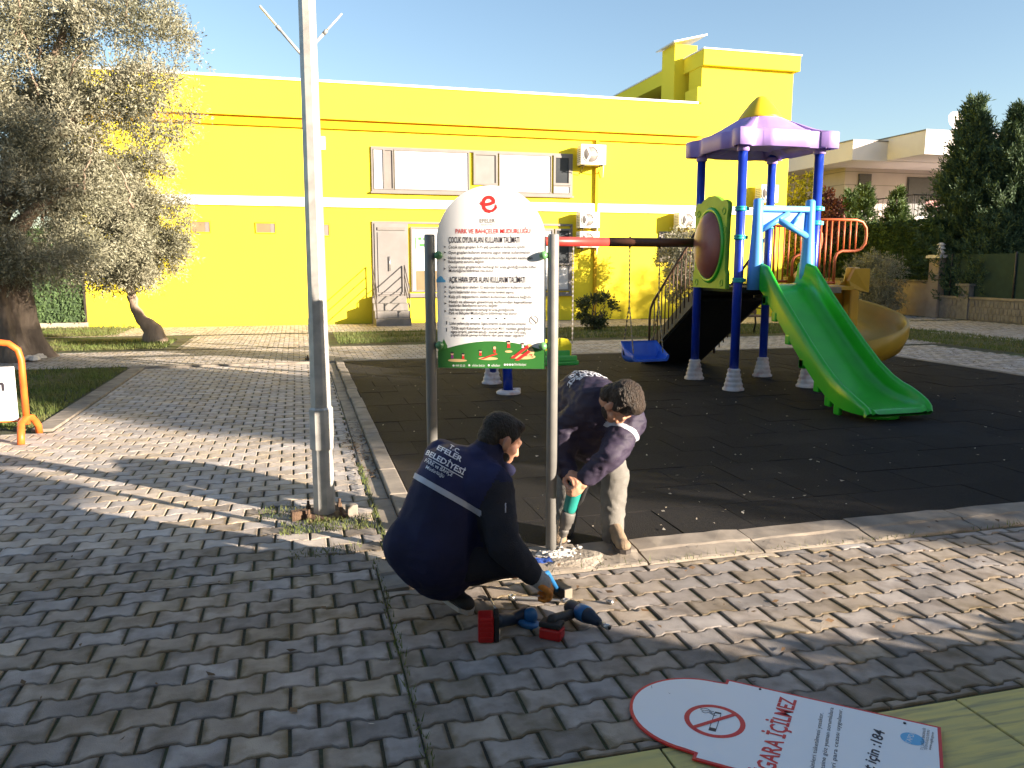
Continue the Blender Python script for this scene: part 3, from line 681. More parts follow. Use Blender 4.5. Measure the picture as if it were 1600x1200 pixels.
def crown_points(lobes, n, shell=.45, gap=.0, gfreq=1.6, seed=0):
    r_ = np.random.default_rng(seed); wts = np.array([l[1][0] * l[1][1] * l[1][2] for l in lobes]) ** .75; wts /= wts.sum()
    P = []; D = []
    while len(P) < n:
        k = r_.choice(len(lobes), p=wts); c, rad = lobes[k]
        d = r_.normal(0, 1, 3); d /= np.linalg.norm(d); r = shell + (1 - shell) * r_.random() ** .6
        rr_ = r * (1 + .22 * mnoise.noise(Vector(d * 2.3 + k * 7)))
        p = np.array(c) + d * np.array(rad) * rr_
        if gap and mnoise.noise(Vector(p * gfreq)) < gap - .5 + .2 * r_.random(): continue
        P.append(p); D.append(d * .8 + r_.normal(0, .55, 3) + np.array([0, 0, .15]))
    return np.array(P), np.array(D)
def limb(mb, pts, r0, r1, wob=.06, seg=9, sd=0):
    rq = random.Random(sd); pts = [Vector(p) for p in pts]; out = []; rs = []
    m = 7
    for i in range(len(pts) - 1):
        for k in range(m):
            t = k / m; p = pts[i].lerp(pts[i + 1], t)
            if i or k: p = p + Vector((rq.gauss(0, wob), rq.gauss(0, wob), 0)) * .5
            out.append(p)
    out.append(pts[-1]); N = len(out)
    rs = [r0 + (r1 - r0) * (i / (N - 1)) ** .8 for i in range(N)]
    rs = [r * (1 + .12 * math.sin(i * 2.1 + sd)) for i, r in enumerate(rs)]
    mb.tube(out, rs, seg)
def W3(v): return (v.x, v.y, v.z)

# big olive tree on the left
t1 = thing('olive_tree', (-5.05, 15.5, 0), 'large old olive tree with thick dark trunk and huge grey-green crown', 'tree', 'olive trees on the left')
tb = MB(); rows = []
for i in range(34):
    z = -.1 + 2.2 * i / 33; r = .40 + .30 * math.exp(-max(0, z) * 3.2) + .09 * (1 - z / 2.1)
    row = []
    for k in range(64):
        a = 2 * math.pi * k / 64; q = r * (1 + .16 * math.sin(5 * a + z * 1.3) + .07 * math.sin(11 * a + 2.4 * z) + .10 * mnoise.noise((math.cos(a) * 3.2, math.sin(a) * 3.2, z * 1.3)) + .07 * mnoise.noise((math.cos(a) * 9, math.sin(a) * 9, z * 3)))
        row.append((-5.0 + .06 * z + q * math.cos(a), 15.5 + q * math.sin(a), z))
    rows.append(row)
tb.grid(rows, closed=True)
tb.build('trunk', 'bark', t1)
lb = MB()
limb(lb, [(-5.1, 15.5, 1.7), (-4.6, 15.2, 2.8), (-3.3, 15.0, 4.2), (-2.4, 15.0, 4.9)], .3, .05, sd=1)
limb(lb, [(-5.1, 15.6, 1.7), (-5.4, 15.6, 3.2), (-5.0, 15.4, 5.4)], .28, .05, sd=2)
limb(lb, [(-4.9, 15.4, 1.8), (-4.2, 14.9, 2.4), (-3.4, 14.7, 2.9)], .2, .04, sd=3)
limb(lb, [(-4.6, 15.2, 2.8), (-4.0, 15.3, 4.4), (-3.3, 15.4, 6.0)], .18, .03, sd=4)
for k in range(26):
    rq = random.Random(50 + k); c = Vector((rq.uniform(-5.6, -2.2), rq.uniform(14.5, 16), rq.uniform(2.2, 5.5)))
    limb(lb, [c, c + Vector((rq.uniform(-.3, .6), rq.uniform(-.6, .3), rq.uniform(.2, .9)))], .028, .008, sd=k, seg=5)
lb.build('limb', 'bark_pale', t1)
def lobe(px, py, Y, rx, rz, ry=None): p = atY(px, py, Y); return ((p.x, p.y, p.z), (rx, ry or rx, rz))
lobes = [lobe(205, 95, 15.2, 1.0, 1.15), lobe(240, 160, 15.0, .72, .62), lobe(160, 20, 15.4, .62, .9), lobe(30, 75, 15.3, .85, 1.4), lobe(-60, 60, 15.6, 1.3, 1.7), lobe(60, 210, 14.9, 1.0, 1.0),
         lobe(140, 195, 15.3, .9, .75), lobe(20, 320, 14.8, 1.1, .95), lobe(-60, 260, 15, 1.2, 1.3), lobe(95, 300, 15.0, .75, .75), lobe(60, 390, 15.0, .9, .45), lobe(150, 330, 16.0, .7, .8), lobe(-70, 380, 14.8, 1.0, .6)]
P, D = crown_points(lobes, 15500, .48, .31, 1.5, 11)
V, F = leaf_cloud(P, D, 14, .33, .072, .0098, .75, .25)
np_mesh('crown', V, F, 'olive_leaf', t1)
rk = thing('pale_stones', (-4.2, 15.1, 0), 'heap of pale stones at the foot of the thick olive trunk', 'stones')
for k in range(26):
    rq = random.Random(k + 900); p = gr(rq.uniform(30, 66), rq.uniform(553, 566)); s = rq.uniform(.04, .10)
    MB().lathe([(s * .3, 0), (s, s * .3), (s * .8, s * .8), (s * .2, s * 1.1)], 7, Matrix.Translation((p.x, p.y, 0)) @ Matrix.Rotation(rq.random() * 6, 4, 'Z'), smooth=False, sx=1.3, sy=.9).build('stone', 'stone_white', rk)

# smaller olive with a bent trunk
t2 = thing('olive_tree', (-2.95, 18.0, 0), 'small olive tree with pale bent trunk leaning on the grass strip', 'tree', 'olive trees on the left')
tb = MB()
tp = [atY(244, 536, 18), atY(238, 515, 18), atY(222, 500, 18), atY(210, 480, 18), atY(205, 460, 18), atY(197, 438, 18), atY(190, 415, 18), atY(200, 370, 18)]
tp[0].z = -.05
rad = [.27, .18, .115, .088, .085, .10, .125, .07]; fine = []; fr = []
for i in range(len(tp) - 1):
    for k in range(5): fine.append(tp[i].lerp(tp[i + 1], k / 5)); fr.append(rad[i] + (rad[i + 1] - rad[i]) * k / 5)
tb.tube([W3(p) for p in fine], fr, 24)
tb.v = [tuple(Vector(v) + Vector((mnoise.noise(Vector(v) * 6), mnoise.noise(Vector(v) * 6 + Vector((9, 0, 0))), 0)) * .035 + Vector((mnoise.noise(Vector(v) * 18), 0, 0)) * .02) for v in tb.v]
tb.build('trunk', 'bark_pale', t2)
lb = MB()
for k, (a, b) in enumerate((((240, 330)), ((170, 320)), ((215, 280)), ((255, 400)))):
    limb(lb, [W3(tp[6]), W3(atY((200 + a) / 2, 385, 18)), W3(atY(a, b, 18))], .08, .015, sd=k + 20, seg=6)
lb.build('limb', 'bark_pale', t2)
lobes = [lobe(215, 345, 18, .85, 1.15), lobe(235, 400, 18, .72, .55), lobe(225, 285, 17.8, .5, .7), lobe(165, 350, 18.2, .9, .9), lobe(170, 420, 18, .7, .3)]
P, D = crown_points(lobes, 6500, .45, .28, 1.7, 12)
V, F = leaf_cloud(P, D, 14, .32, .075, .0102, .8, .2)
np_mesh('crown', V, F, 'olive_leaf', t2)

def shrub(name, base, h, r, n, m, label, group=None, stems=6, leaf=.09, lw=.03, gap=.3, seed=1, lobes=None):
    t = thing(name, W3(base), label, 'shrub', group)
    g = MB(); rq = random.Random(seed)
    for k in range(stems):
        a = rq.random() * 6.28; e = base + Vector((math.cos(a) * r * .6, math.sin(a) * r * .6, h * rq.uniform(.6, .95)))
        limb(g, [W3(base + Vector((rq.gauss(0, .04), rq.gauss(0, .04), -.03))), W3(base.lerp(e, .5) + Vector((rq.gauss(0, .05), 0, 0))), W3(e)], .016, .005, .05, 5, seed + k)
    g.build('stem', 'bark', t)
    P, D = crown_points(lobes or [((base.x, base.y, base.z + h * .58), (r, r, h * .45))], n, .25, gap, 3.0, seed)
    V, F = leaf_cloud(P, D, 8, .16, leaf, lw, .8)
    np_mesh('foliage', V, F, m, t); return t
p = gr(930, 517)
shrub('leafy_shrub', p, .82, .42, 330, 'shrub_leaf', 'small loose bush on the grass strip before the yellow wall', seed=3, leaf=.075, lw=.018, gap=.40, stems=12, lobes=[((p.x - .12, p.y, .50), (.34, .3, .26)), ((p.x + .18, p.y, .58), (.32, .3, .24)), ((p.x, p.y, .30), (.2, .2, .2))])
p = gr(1078, 505); b = atY(1072, 405, p.y)
shrub('olive_bush', p, 2.2, .85, 2300, 'olive_leaf', 'silvery olive bush behind the green panel of the play tower', seed=4, leaf=.085, lw=.012, lobes=[((b.x, b.y, b.z + .1), (.75, .75, .75)), ((b.x + .2, b.y, b.z - .7), (.7, .7, .6))])
p = gr(1368, 492); b = atY(1365, 435, p.y - .3)
shrub('olive_bush', Vector((p.x, p.y - .3, 0)), 2.3, 1.0, 2300, 'olive_leaf', 'dim grey-green olive bush beside the yellow spiral slide', seed=5, leaf=.085, lw=.012, lobes=[((b.x, b.y, b.z), (.95, .9, .8)), ((b.x + .25, b.y, b.z - .75), (.8, .7, .5))])

def conifer(base, h, r, n, m, label, seed, group='dark conifers on the right', z0=.04, name='conifer_tree', dense=False):
    t__ = thing(name, W3(base), label, 'tree', group)
    g = MB().tube([W3(base + Vector((0, 0, -.1))), W3(base + Vector((0, 0, h * .97)))], [max(.05, h * .02), .01], 8); g.build('trunk', 'bark', t__)
    r_ = np.random.default_rng(seed)
    if dense:
        nb = n; u = r_.random(nb) ** .75; z = h * (z0 + (1 - z0) * (1 - u))
        a = r_.random(nb) * 2 * np.pi; lump = 1 + .22 * np.sin(a * 3 + z * 1.7 + seed) + .14 * np.sin(a * 7 - z * 2.3)
        R_ = r * (np.minimum(1, u * 3.2) ** .7 * .92 + .035) * lump; f = .35 + .65 * r_.random(nb) ** .5
        P = np.stack([base.x + np.cos(a) * R_ * f, base.y + np.sin(a) * R_ * f, base.z + z], 1); D = np.stack([np.cos(a), np.sin(a), .75 + .4 * r_.random(nb)], 1) + r_.normal(0, .25, (nb, 3))
    else:
        nbr = n // 12; u = r_.random(nbr) ** .7; zb = h * (z0 + (.97 - z0) * (1 - u)); a = r_.random(nbr) * 2 * np.pi
        L = r * (u ** 1.0 + .035) * (.55 + .75 * r_.random(nbr)); rise = .35 + .5 * (1 - u) + .25 * r_.random(nbr)
        t = .12 + .88 * r_.random((nbr, 12)) ** .7
        dx, dy = np.cos(a) * L, np.sin(a) * L; dz = L * rise
        P = np.stack([base.x + dx[:, None] * t, base.y + dy[:, None] * t, base.z + zb[:, None] + dz[:, None] * t * (.55 + .45 * t)], 2)
        P += r_.normal(0, .07, P.shape) * (1.15 - t)[:, :, None] * (.4 + r * .5); P = P.reshape(-1, 3)
        D = np.repeat(np.stack([np.cos(a), np.sin(a), rise + .35], 1), 12, 0) + r_.normal(0, .32, (nbr * 12, 3))
    V, F = leaf_cloud(P, D, 9, .30 * (h / 6) ** .4, .13 * (h / 6) ** .4, .018, .38)
    np_mesh('crown', V, F, m, t__); return t__
def gx(px, py, X): q = atX(px, py, X); return q
def conif_at(px, ytop, X, r, n, m, label, seed, **k):
    q = atX(px, ytop, X); conifer(Vector((X, q.y, 0)), q.z, r, n, m, label, seed, **k)
conif_at(1527, 150, 20.9, 1.55, 9000, 'conifer', 'tall dark conifer behind the pillar, rising past the house roof', 1)
conif_at(1598, 160, 21.6, 1.75, 9000, 'conifer', 'broad dark conifer standing behind the grey stone wall', 2)
conif_at(1560, 330, 20.6, 1.5, 5000, 'conifer', 'lower dark conifer between the two tall ones by the wall', 8)
conif_at(1402, 297, 21.0, 1.0, 3600, 'conifer_light', 'small pointed conifer in front of the balcony', 3, group='small conifers over the hedge')
conif_at(1352, 290, 21.3, .95, 3200, 'conifer_light', 'small conifer over the hedge with a sunlit tip', 4, group='small conifers over the hedge')
conif_at(1330, 300, 22.0, 1.0, 3200, 'conifer_light', 'squat bushy conifer beside the reddish shrub', 5, group='small conifers over the hedge')
p = atY(1250, 300, 25); p.z = 0
shrub('yellow_shrub', p, 4.6, .7, 900, 'shrub_yellow', 'yellow-green shrub tips next to the right end of the yellow building', seed=6, lobes=[((p.x - .25, 25, 3.9), (.35, .5, .8)), ((p.x + .35, 25, 3.9), (.35, .5, .85)), ((p.x, 25, 2.4), (.8, .6, 1.2))], gap=.2)
p = atY(1290, 320, 25); p.z = 0
shrub('red_shrub', p, 4.2, .6, 750, 'shrub_red', 'reddish brown shrub between the play tower and the small conifers', seed=7, lobes=[((p.x, 25, 3.2), (.6, .5, 1.0))], gap=.3)
hg = thing('clipped_hedge', (19.9, 24, 1.1), 'tall dense green hedge growing above the beige wall', 'hedge')
n = 15000; P = np.stack([19.55 + .5 * rng.random(n) ** 2, 21.4 + 9 * rng.random(n), 1.1 + 1.9 * rng.random(n)], 1); top = rng.random(n) < .2; P[top, 2] = 2.95 + .12 * rng.random(top.sum()); P[top, 0] = 19.6 + .9 * rng.random(top.sum())
V, F = leaf_cloud(P, np.tile([[-1., -.2, .3]], (n, 1)), 3, .08, .07, .03, .9)
tag(np_mesh('foliage', V, F, 'hedge_leaf', hg), kind='stuff')
MB().b2(19.8, 20.5, 21.4, 30.4, 1.1, 2.9).build('hedge_mass', 'hedge_leaf', hg)

# ================================================================== PLAY TOWER WITH SLIDES
X0, X1, Y0, Y1 = 5.36, 6.44, 9.04, 10.09; XC, YC = (X0 + X1) / 2, (Y0 + Y1) / 2; PZ = 1.33
pt = thing('play_tower', (XC, YC, 0), 'colourful play tower with blue posts, purple roof, green slide and yellow spiral slide', 'play tower')
def foot(x, y, parent, tilt=None):
    prof = [(.135, .022), (.138, .045), (.12, .06), (.112, .085), (.12, .10), (.105, .12), (.098, .145), (.106, .16), (.092, .18), (.086, .205), (.094, .22), (.08, .24), (.076, .265), (.082, .28), (.068, .30), (.057, .302)]
    MB().lathe(prof, 20, Matrix.Translation((x, y, 0)), cap=False).build('post_foot', 'foot_white', parent)
def clamp(x, y, z, parent, m='clamp_teal'):
    MB().lathe([(.06, z - .03), (.072, z - .028), (.072, z - .008), (.066, z), (.072, z + .008), (.072, z + .028), (.06, z + .03)], 18, Matrix.Translation((x, y, 0)), cap=False).box((x + .085, y, z), (.05, .03, .045)).build('clamp', m, parent)
for x, y in ((X0, Y0), (X0, Y1), (X1, Y0), (X1, Y1)):
    po = MB().lathe([(.057, .0), (.057, 3.12)], 20, Matrix.Translation((x, y, 0))).build('post', 'blue_post', pt)
    foot(x, y, pt)
    for z in (2.14, 2.32) if x == X1 else (1.95, 2.30): clamp(x, y, z, po)
    clamp(x, y, 1.42, po)
    MB().lathe([(.062, 2.99), (.075, 3.0), (.075, 3.07), (.06, 3.08)], 18, Matrix.Translation((x, y, 0)), cap=False).build('post_collar', 'roof_purple', po)
# roof
def side(t):   # t in [-1,1] along a side: outward distance
    a = abs(t)
    base = .70 if a > .74 else (.62 if a > .62 else (.635 if a > .42 else .69))
    return base
ring = []
ts = [-.98, -.86, -.76, -.70, -.6, -.48, -.4, -.3, -.1, .1, .3, .4, .48, .6, .70, .76, .86, .98]
for k in range(4):
    for t in ts:
        x, y = t * .70, -side(t); a = k * math.pi / 2; ring.append((x * math.cos(a) - y * math.sin(a), x * math.sin(a) + y * math.cos(a)))
def rr_(s, z, circ_=0.0, rc=.3): return [(XC + (x * (1 - circ_) + circ_ * rc * x / math.hypot(x, y)) * s, YC + (y * (1 - circ_) + circ_ * rc * y / math.hypot(x, y)) * s, z) for x, y in ring]
rows = [rr_(.70, 3.14, .2), rr_(.965, 3.06), rr_(.985, 3.045), rr_(1.0, 3.05), rr_(1.0, 3.24), rr_(.985, 3.255), rr_(.93, 3.265, .1), rr_(.85, 3.30, .35, .55), rr_(.9, 3.38, .75, .42), rr_(1.0, 3.46, 1, .31), rr_(1.0, 3.475, 1, .28)]
rf = MB().grid(rows, closed=True); rf.f.append(tuple(range(len(ring)))); rf.sm.append(False)
rfo = rf.build('roof', 'roof_purple', pt)
MB().lathe([(.285, 3.47), (.275, 3.50), (.20, 3.60), (.12, 3.70), (.06, 3.755), (.02, 3.77)], 28, Matrix.Translation((XC, YC, 0))).build('roof_cone', 'plastic_yellow', rfo)
MB().box((XC, YC, PZ - .035), (X1 - X0 - .1, Y1 - Y0 + .05, .07), bev=.01).build('platform', 'tread', pt)
MB().box((6.72, 9.57, PZ - .05), (.5, .85, .08), bev=.01).build('slide_landing', 'stringer', pt)
# lime panel with a red bubble window
px_ = 5.30
mp = frame(Vector((px_, 9.565, 0)), Vector((0, -1, 0)), Vector((0, 0, 1)), Vector((-1, 0, 0)))   # local x -> -Y, y -> up, z -> -X
top = [(-.43, 2.30), (-.42, 2.38), (-.36, 2.42), (-.27, 2.41), (-.2, 2.45), (-.08, 2.49), (.08, 2.49), (.2, 2.45), (.27, 2.41), (.36, 2.42), (.42, 2.38), (.43, 2.30)]
outl = [(-.43, 1.31), (.43, 1.31)] + [(.43, 1.5), (.40, 1.55), (.41, 2.2)] + list(reversed(top)) + [(-.41, 2.2), (-.40, 1.55), (-.43, 1.5)]
hole = [(.335 * math.cos(t), 1.86 + .455 * math.sin(t)) for t in [2 * math.pi * k / 40 for k in range(40)]]
bm = bmesh.new(); e = []
for pl in (outl, hole):
    vv = [bm.verts.new((a, b, 0)) for a, b in pl]; e += [bm.edges.new((vv[i], vv[(i + 1) % len(vv)])) for i in range(len(vv))]
bmesh.ops.triangle_fill(bm, edges=e, use_beauty=True); r_ = bmesh.ops.extrude_face_region(bm, geom=list(bm.faces))
for v in [g for g in r_['geom'] if isinstance(g, bmesh.types.BMVert)]: v.co.z += .06
bm.verts.index_update(); lp = MB().add([v.co.copy() for v in bm.verts], [[v.index for v in f.verts] for f in bm.faces], False, mp); bm.free()
for a, b in ((-.33, 2.28), (.33, 2.28), (-.36, 2.05), (.36, 2.05), (-.33, 1.38), (.33, 1.38)): lp.lathe([(.045, .058), (.045, .066), (.03, .066), (.028, .05)], 12, mp @ Matrix.Translation((a, b, 0)))
lpo = lp.build('bubble_panel', 'lime_panel', pt)
g = MB().grid([[((.335 + .035 * math.cos(s)) * math.cos(t), 1.86 + (.455 + .035 * math.cos(s)) * math.sin(t), .06 + .03 * math.sin(s)) for s in [2 * math.pi * j / 8 for j in range(8)]] for t in [2 * math.pi * k / 40 for k in range(41)]], closed=True, mx=mp)
g.build('panel_ring', 'slide_green', lpo)
g = MB(); rows = []
for j in range(9):
    a = j / 8 * math.pi / 2; rows.append([(.33 * math.cos(a) * math.cos(t), 1.86 + .45 * math.cos(a) * math.sin(t), .03 + .20 * math.sin(a)) for t in [2 * math.pi * k / 32 for k in range(32)]])
g.grid(rows, closed=True, mx=mp); g.build('bubble_window', 'bubble', lpo)
# blue portal over the slide
pgo = MB().box((5.93, 8.965, 2.30), (.70, .09, .075), bev=.02).build('portal_beam', 'portal_blue', pt)
for x in (5.56, 6.30): MB().lathe([(.098, 1.30), (.092, 1.6), (.070, 2.0), (.060, 2.40), (.045, 2.42)], 18, Matrix.Translation((x, 8.97, 0))).build('portal_column', 'portal_blue', pt)
pf = frame(Vector((0, 8.99, 0)), Vector((1, 0, 0)), Vector((0, 0, 1)), Vector((0, -1, 0)))
MB().prism([(5.58, 2.05), (5.66, 2.10), (5.82, 2.19), (6.26, 1.98), (6.28, 2.30), (5.58, 2.30)], -.03, .03, pf).build('portal_plate', 'portal_blue', pgo)
MB().tube([(5.58, 8.95, 2.02), (5.98, 8.95, 2.25)], .035, 10).tube([(5.83, 8.95, 2.17), (6.30, 8.95, 1.95)], .04, 10).tube([(6.04, 8.95, 2.12), (6.16, 8.95, 2.25)], .022, 8).build('portal_brace', 'portal_blue', pgo)
# straight green slide
prof = [(9.06, 1.37, .30, .25), (8.95, 1.37, .305, .25), (8.84, 1.35, .31, .24), (8.72, 1.27, .315, .20), (8.5, 1.08, .32, .19), (8.2, .83, .32, .19), (7.9, .585, .325, .19), (7.6, .36, .33, .19), (7.38, .235, .34, .185), (7.2, .175, .355, .17), (7.05, .155, .37, .15), (6.9, .15, .375, .10), (6.80, .15, .37, .055), (6.745, .145, .355, .022), (6.71, .11, .34, .0)]
rows = []
for i, (y, z, w_, h) in enumerate(prof):
    dy, dz = (prof[min(i + 1, len(prof) - 1)][0] - prof[max(i - 1, 0)][0]), (prof[min(i + 1, len(prof) - 1)][1] - prof[max(i - 1, 0)][1]); L = math.hypot(dy, dz); ny, nz = dz / L, -dy / L
    if nz < 0: ny, nz = -ny, -nz
    cs = [(-w_ - .055, -.05), (-w_ - .06, h * .5), (-w_ - .055, h), (-w_ - .035, h + .022), (-w_ - .01, h + .018), (-w_ + .005, h - .01), (-w_ + .015, h * .5), (-w_ + .035, .025), (-w_ + .08, .003), (-.15, 0)]
    cs = cs + [(-a, b) for a, b in reversed(cs)]
    cx = 5.93 if i < 4 else 5.93 - .03 * min(1, (i - 3) / 8)
    rows.append([(cx + a, y + ny * b, z + nz * b) for a, b in cs])
sl_ = MB().grid(rows, flip=True)
sl_.f.append(tuple(range(len(sl_.v) - 20, len(sl_.v)))); sl_.sm.append(True)
slo = sl_.build('straight_slide', 'slide_green', pt)
ug = MB()
for k in range(9):
    t = k / 8; i = 3 + t * 6; a = prof[int(i)]; 
    for s in (-1, 1): ug.box((5.915 + s * (a[2] + .03), a[0], a[1] - .09), (.05, .10, .12), bev=.02)
ug.build('slide_rib', 'slide_green', slo)
MB().lathe([(.17, .02), (.16, .05), (.12, .13)], 18, Matrix.Translation((5.9, 6.93, 0)), sx=1.0, sy=.6).build('slide_foot', 'slide_green', slo)
# spiral slide
cx, cy = 7.48, 9.62; rows = []
N = 36
for i in range(N + 1):
    t = i / N; a = R(180 - 330 * t); z = 1.33 - 1.12 * t ** .92; ro = .74
    cs = [(.10, z + .20), (.12, z + .06), (.20, z), (.45, z - .02), (.60, z + .03), (.68, z + .14), (.715, z + .26), (.745, z + .285), (.775, z + .26), (.77, z + .10), (.70, z - .06), (.45, z - .09), (.2, z - .08), (.09, z - .02)]
    rows.append([(cx + r * math.cos(a), cy + r * math.sin(a), zz) for r, zz in cs])
sp = MB().grid(rows, closed=True, flip=False)
n_ = 14; sp.f += [tuple(range(n_)), tuple(reversed(range(len(sp.v) - n_, len(sp.v))))]; sp.sm += [False, False]
spo = sp.build('spiral_slide', 'spiral_yellow', pt)
MB().box((cx, cy - .02, .80), (.15, .15, 1.56), bev=.03).build('spiral_column', 'spiral_yellow', spo)
MB().add([(7.16, 9.2, 1.30), (7.52, 9.3, 1.24), (7.52, 9.3, 1.565), (7.2, 9.2, 1.56), (7.12, 9.2, 1.40), (7.16, 9.25, 1.30), (7.52, 9.35, 1.24), (7.52, 9.35, 1.565), (7.2, 9.25, 1.56), (7.12, 9.25, 1.40)], [(0, 1, 2, 3, 4), (9, 8, 7, 6, 5), (0, 5, 6, 1), (1, 6, 7, 2), (2, 7, 8, 3), (3, 8, 9, 4), (4, 9, 5, 0)]).b2(6.72, 7.3, 10.0, 10.04, 1.30, 1.45).b2(6.68, 7.2, 9.2, 10.0, 1.28, 1.33).build('spiral_entry', 'spiral_yellow', spo)
# orange guard rails
for yy in (9.10, 10.03):
    zt = 2.19 if yy < 9.5 else 2.15
    g = MB().tube([(6.46, yy, zt), (7.10, yy, zt), (7.19, yy, zt - .025), (7.25, yy, zt - .1), (7.26, yy, zt - .2), (7.25, yy, zt - .3), (7.19, yy, zt - .375), (7.10, yy, zt - .4), (6.90, yy, zt - .4), (6.83, yy, zt - .43), (6.80, yy, zt - .5), (6.80, yy, 1.36)], .019, 8)
    g.tube([(6.50, yy, zt), (6.50, yy, 1.36)], .019, 8).tube([(6.46, yy, 1.38), (6.82, yy, 1.38)], .019, 8)
    for x in (6.57, 6.65, 6.73): g.tube([(x, yy, zt), (x, yy, 1.38)], .011, 6)
    for x in (6.83, 6.92, 7.01, 7.10): g.tube([(x, yy, zt), (x, yy, zt - .4)], .011, 6)
    g.build('guard_rail', 'orange_rail', pt)
# stairs at the back
for x in (X0 + .02, X1 - .02): MB().add([(x - .02, Y1, 1.34), (x - .02, Y1, 1.12), (x - .02, 11.93, .02), (x - .02, 11.93, .22), (x + .02, Y1, 1.34), (x + .02, Y1, 1.12), (x + .02, 11.93, .02), (x + .02, 11.93, .22)], [(0, 1, 2, 3), (7, 6, 5, 4), (0, 4, 5, 1), (1, 5, 6, 2), (2, 6, 7, 3), (3, 7, 4, 0)]).build('stair_stringer', 'stringer', pt)
MB().add([(X0 + .05, Y1, 1.15), (X1 - .05, Y1, 1.15), (X1 - .05, 11.93, .03), (X0 + .05, 11.93, .03), (X0 + .05, Y1, 1.11), (X1 - .05, Y1, 1.11), (X1 - .05, 11.93, -.01), (X0 + .05, 11.93, -.01)], [(0, 1, 2, 3), (7, 6, 5, 4), (0, 4, 5, 1), (1, 5, 6, 2), (2, 6, 7, 3), (3, 7, 4, 0)]).build('stair_soffit', 'tread', pt)
for k in range(7):
    yy = Y1 + .26 * k + .12; zz = 1.33 - .155 * (k + 1) + .03
    MB().box((XC, yy, zz), (X1 - X0 - .1, .28, .03)).box((XC, yy - .13, zz + .075), (X1 - X0 - .1, .015, .14)).build('stair_tread', 'tread', pt)
for x in (X0 - .03, X1 + .03):
    g = MB().tube([(x, Y1 - .02, 2.10), (x, 11.42, 1.06), (x, 11.52, .94), (x, 11.55, .8), (x, 11.55, .2)], .02, 8)
    for k in range(11):
        t = (k + .5) / 11; yy = Y1 + t * (11.45 - Y1); g.tube([(x, yy, 2.08 - t * 1.03), (x, yy, 1.22 - t * .95)], .01, 5)
    g.build('stair_railing', 'brown_rail', pt)
# swing beam and its legs
MB().tube([(3.97, 9.95, 1.905), (5.42, 9.95, 1.905)], .06, 16).build('swing_beam', 'beam_brown', pt)
MB().tube([(2.40, 9.95, 1.905), (3.97, 9.95, 1.905)], .0605, 16).build('swing_beam', 'beam_red', pt)
for yy in (10.38, 9.50):
    MB().tube([(2.5, 9.95 + (yy - 9.95) * .12, 1.95), (2.5, yy, .02)], .06, 16).build('swing_leg', 'blue_post', pt)
foot(2.5, 10.38, pt)
MB().lathe([(.15, .022), (.155, .04), (.13, .06), (.09, .075), (.085, .06)], 18, Matrix.Translation((2.5, 9.5, 0)), cap=False).box((2.58, 9.52, .06), (.16, .04, .05), bev=.012).build('post_foot', 'foot_white', pt)
# swings
def chain(mb, a, b):
    a, b = Vector(a), Vector(b); n = max(6, int((b - a).length / .03)); d = (b - a) / n
    for i in range(n):
        m = a + d * (i + .5); q = d.to_track_quat('Z', 'Y').to_matrix().to_4x4(); q.translation = m
        mb.box((0, 0, 0), (.020 if i % 2 else .006, .006 if i % 2 else .020, d.length * 1.05), mx=q)
s1 = thing('swing_seat', (3.25, 9.95, .3), 'yellow and green swing seat hanging beside the grey sign post', 'swing')
g = MB(); chain(g, (3.49, 9.95, 1.86), (3.49, 9.95, .58)); chain(g, (3.01, 9.95, 1.86), (3.01, 9.95, .58)); g.build('chain', 'chain', s1)
MB().box((3.25, 9.95, .345), (.56, .36, .07), bev=.03).box((3.25, 9.79, .40), (.50, .05, .08), bev=.02).build('seat', 'seat_green', s1)
bk = [(-.27, .40), (.27, .40), (.275, .56), (.22, .63), (.12, .645), (.05, .62), (-.05, .62), (-.12, .645), (-.22, .63), (-.275, .56)]
MB().prism(bk, -.03, .03, frame(Vector((3.25, 10.10, 0)), Vector((1, 0, 0)), Vector((0, 0, 1)), Vector((0, -1, 0)))).build('backrest', 'seat_yellow', s1)
MB().b2(3.0, 3.5, 10.05, 10.12, .34, .48, bev=.02).build('back_base', 'seat_green', s1)
s2 = thing('swing_seat', (4.52, 9.95, .33), 'blue bucket swing seat hanging from thin black chains', 'swing')
g = MB()
for xb, xs_ in ((4.28, 4.30), (4.71, 4.73)):
    chain(g, (xb, 9.95, 1.86), (xb + .01, 9.95, 1.08)); chain(g, (xb + .01, 9.95, 1.08), (xs_, 10.12, .60)); chain(g, (xb + .01, 9.95, 1.08), (xs_, 9.80, .44))
    g.tube([(xb, 9.95, 1.82), (xb, 9.95, 1.98)], .014, 6)
g.build('chain', 'chain', s2)
rows = []
for i in range(15):   # from the front lip, along the bed, up the back
    t = i / 14
    if t < .6: y, z = 9.72 + .36 * t / .6, .365 - .02 * math.sin(t / .6 * math.pi)
    else: q = (t - .6) / .4; y, z = 10.08 + .06 * q, .365 + .21 * q
    wv = .235 + .02 * math.sin(t * 3); up = .05 + .10 * math.sin(min(1, t / .75) * math.pi * .62) if t < .75 else .14 * (1 - (t - .75) / .25) + .01
    ny, nz = (0, 1) if t < .55 else (-.9, .3)
    sec = ((-1.0, -.028, 0), (-1.10, .2, 1), (-1.12, 1, 1), (-1.04, 1.05, 1), (-.97, .4, 1), (-.85, .0, 0), (-.4, 0, 0), (0, 0, 0), (.4, 0, 0), (.85, .0, 0), (.97, .4, 1), (1.04, 1.05, 1), (1.12, 1, 1), (1.10, .2, 1), (1.0, -.028, 0), (.4, -.03, 0), (-.4, -.03, 0))
    rows.append([(4.52 + a * wv, y + ny * (b * up if c else b), z + nz * (b * up if c else b)) for a, b, c in sec])
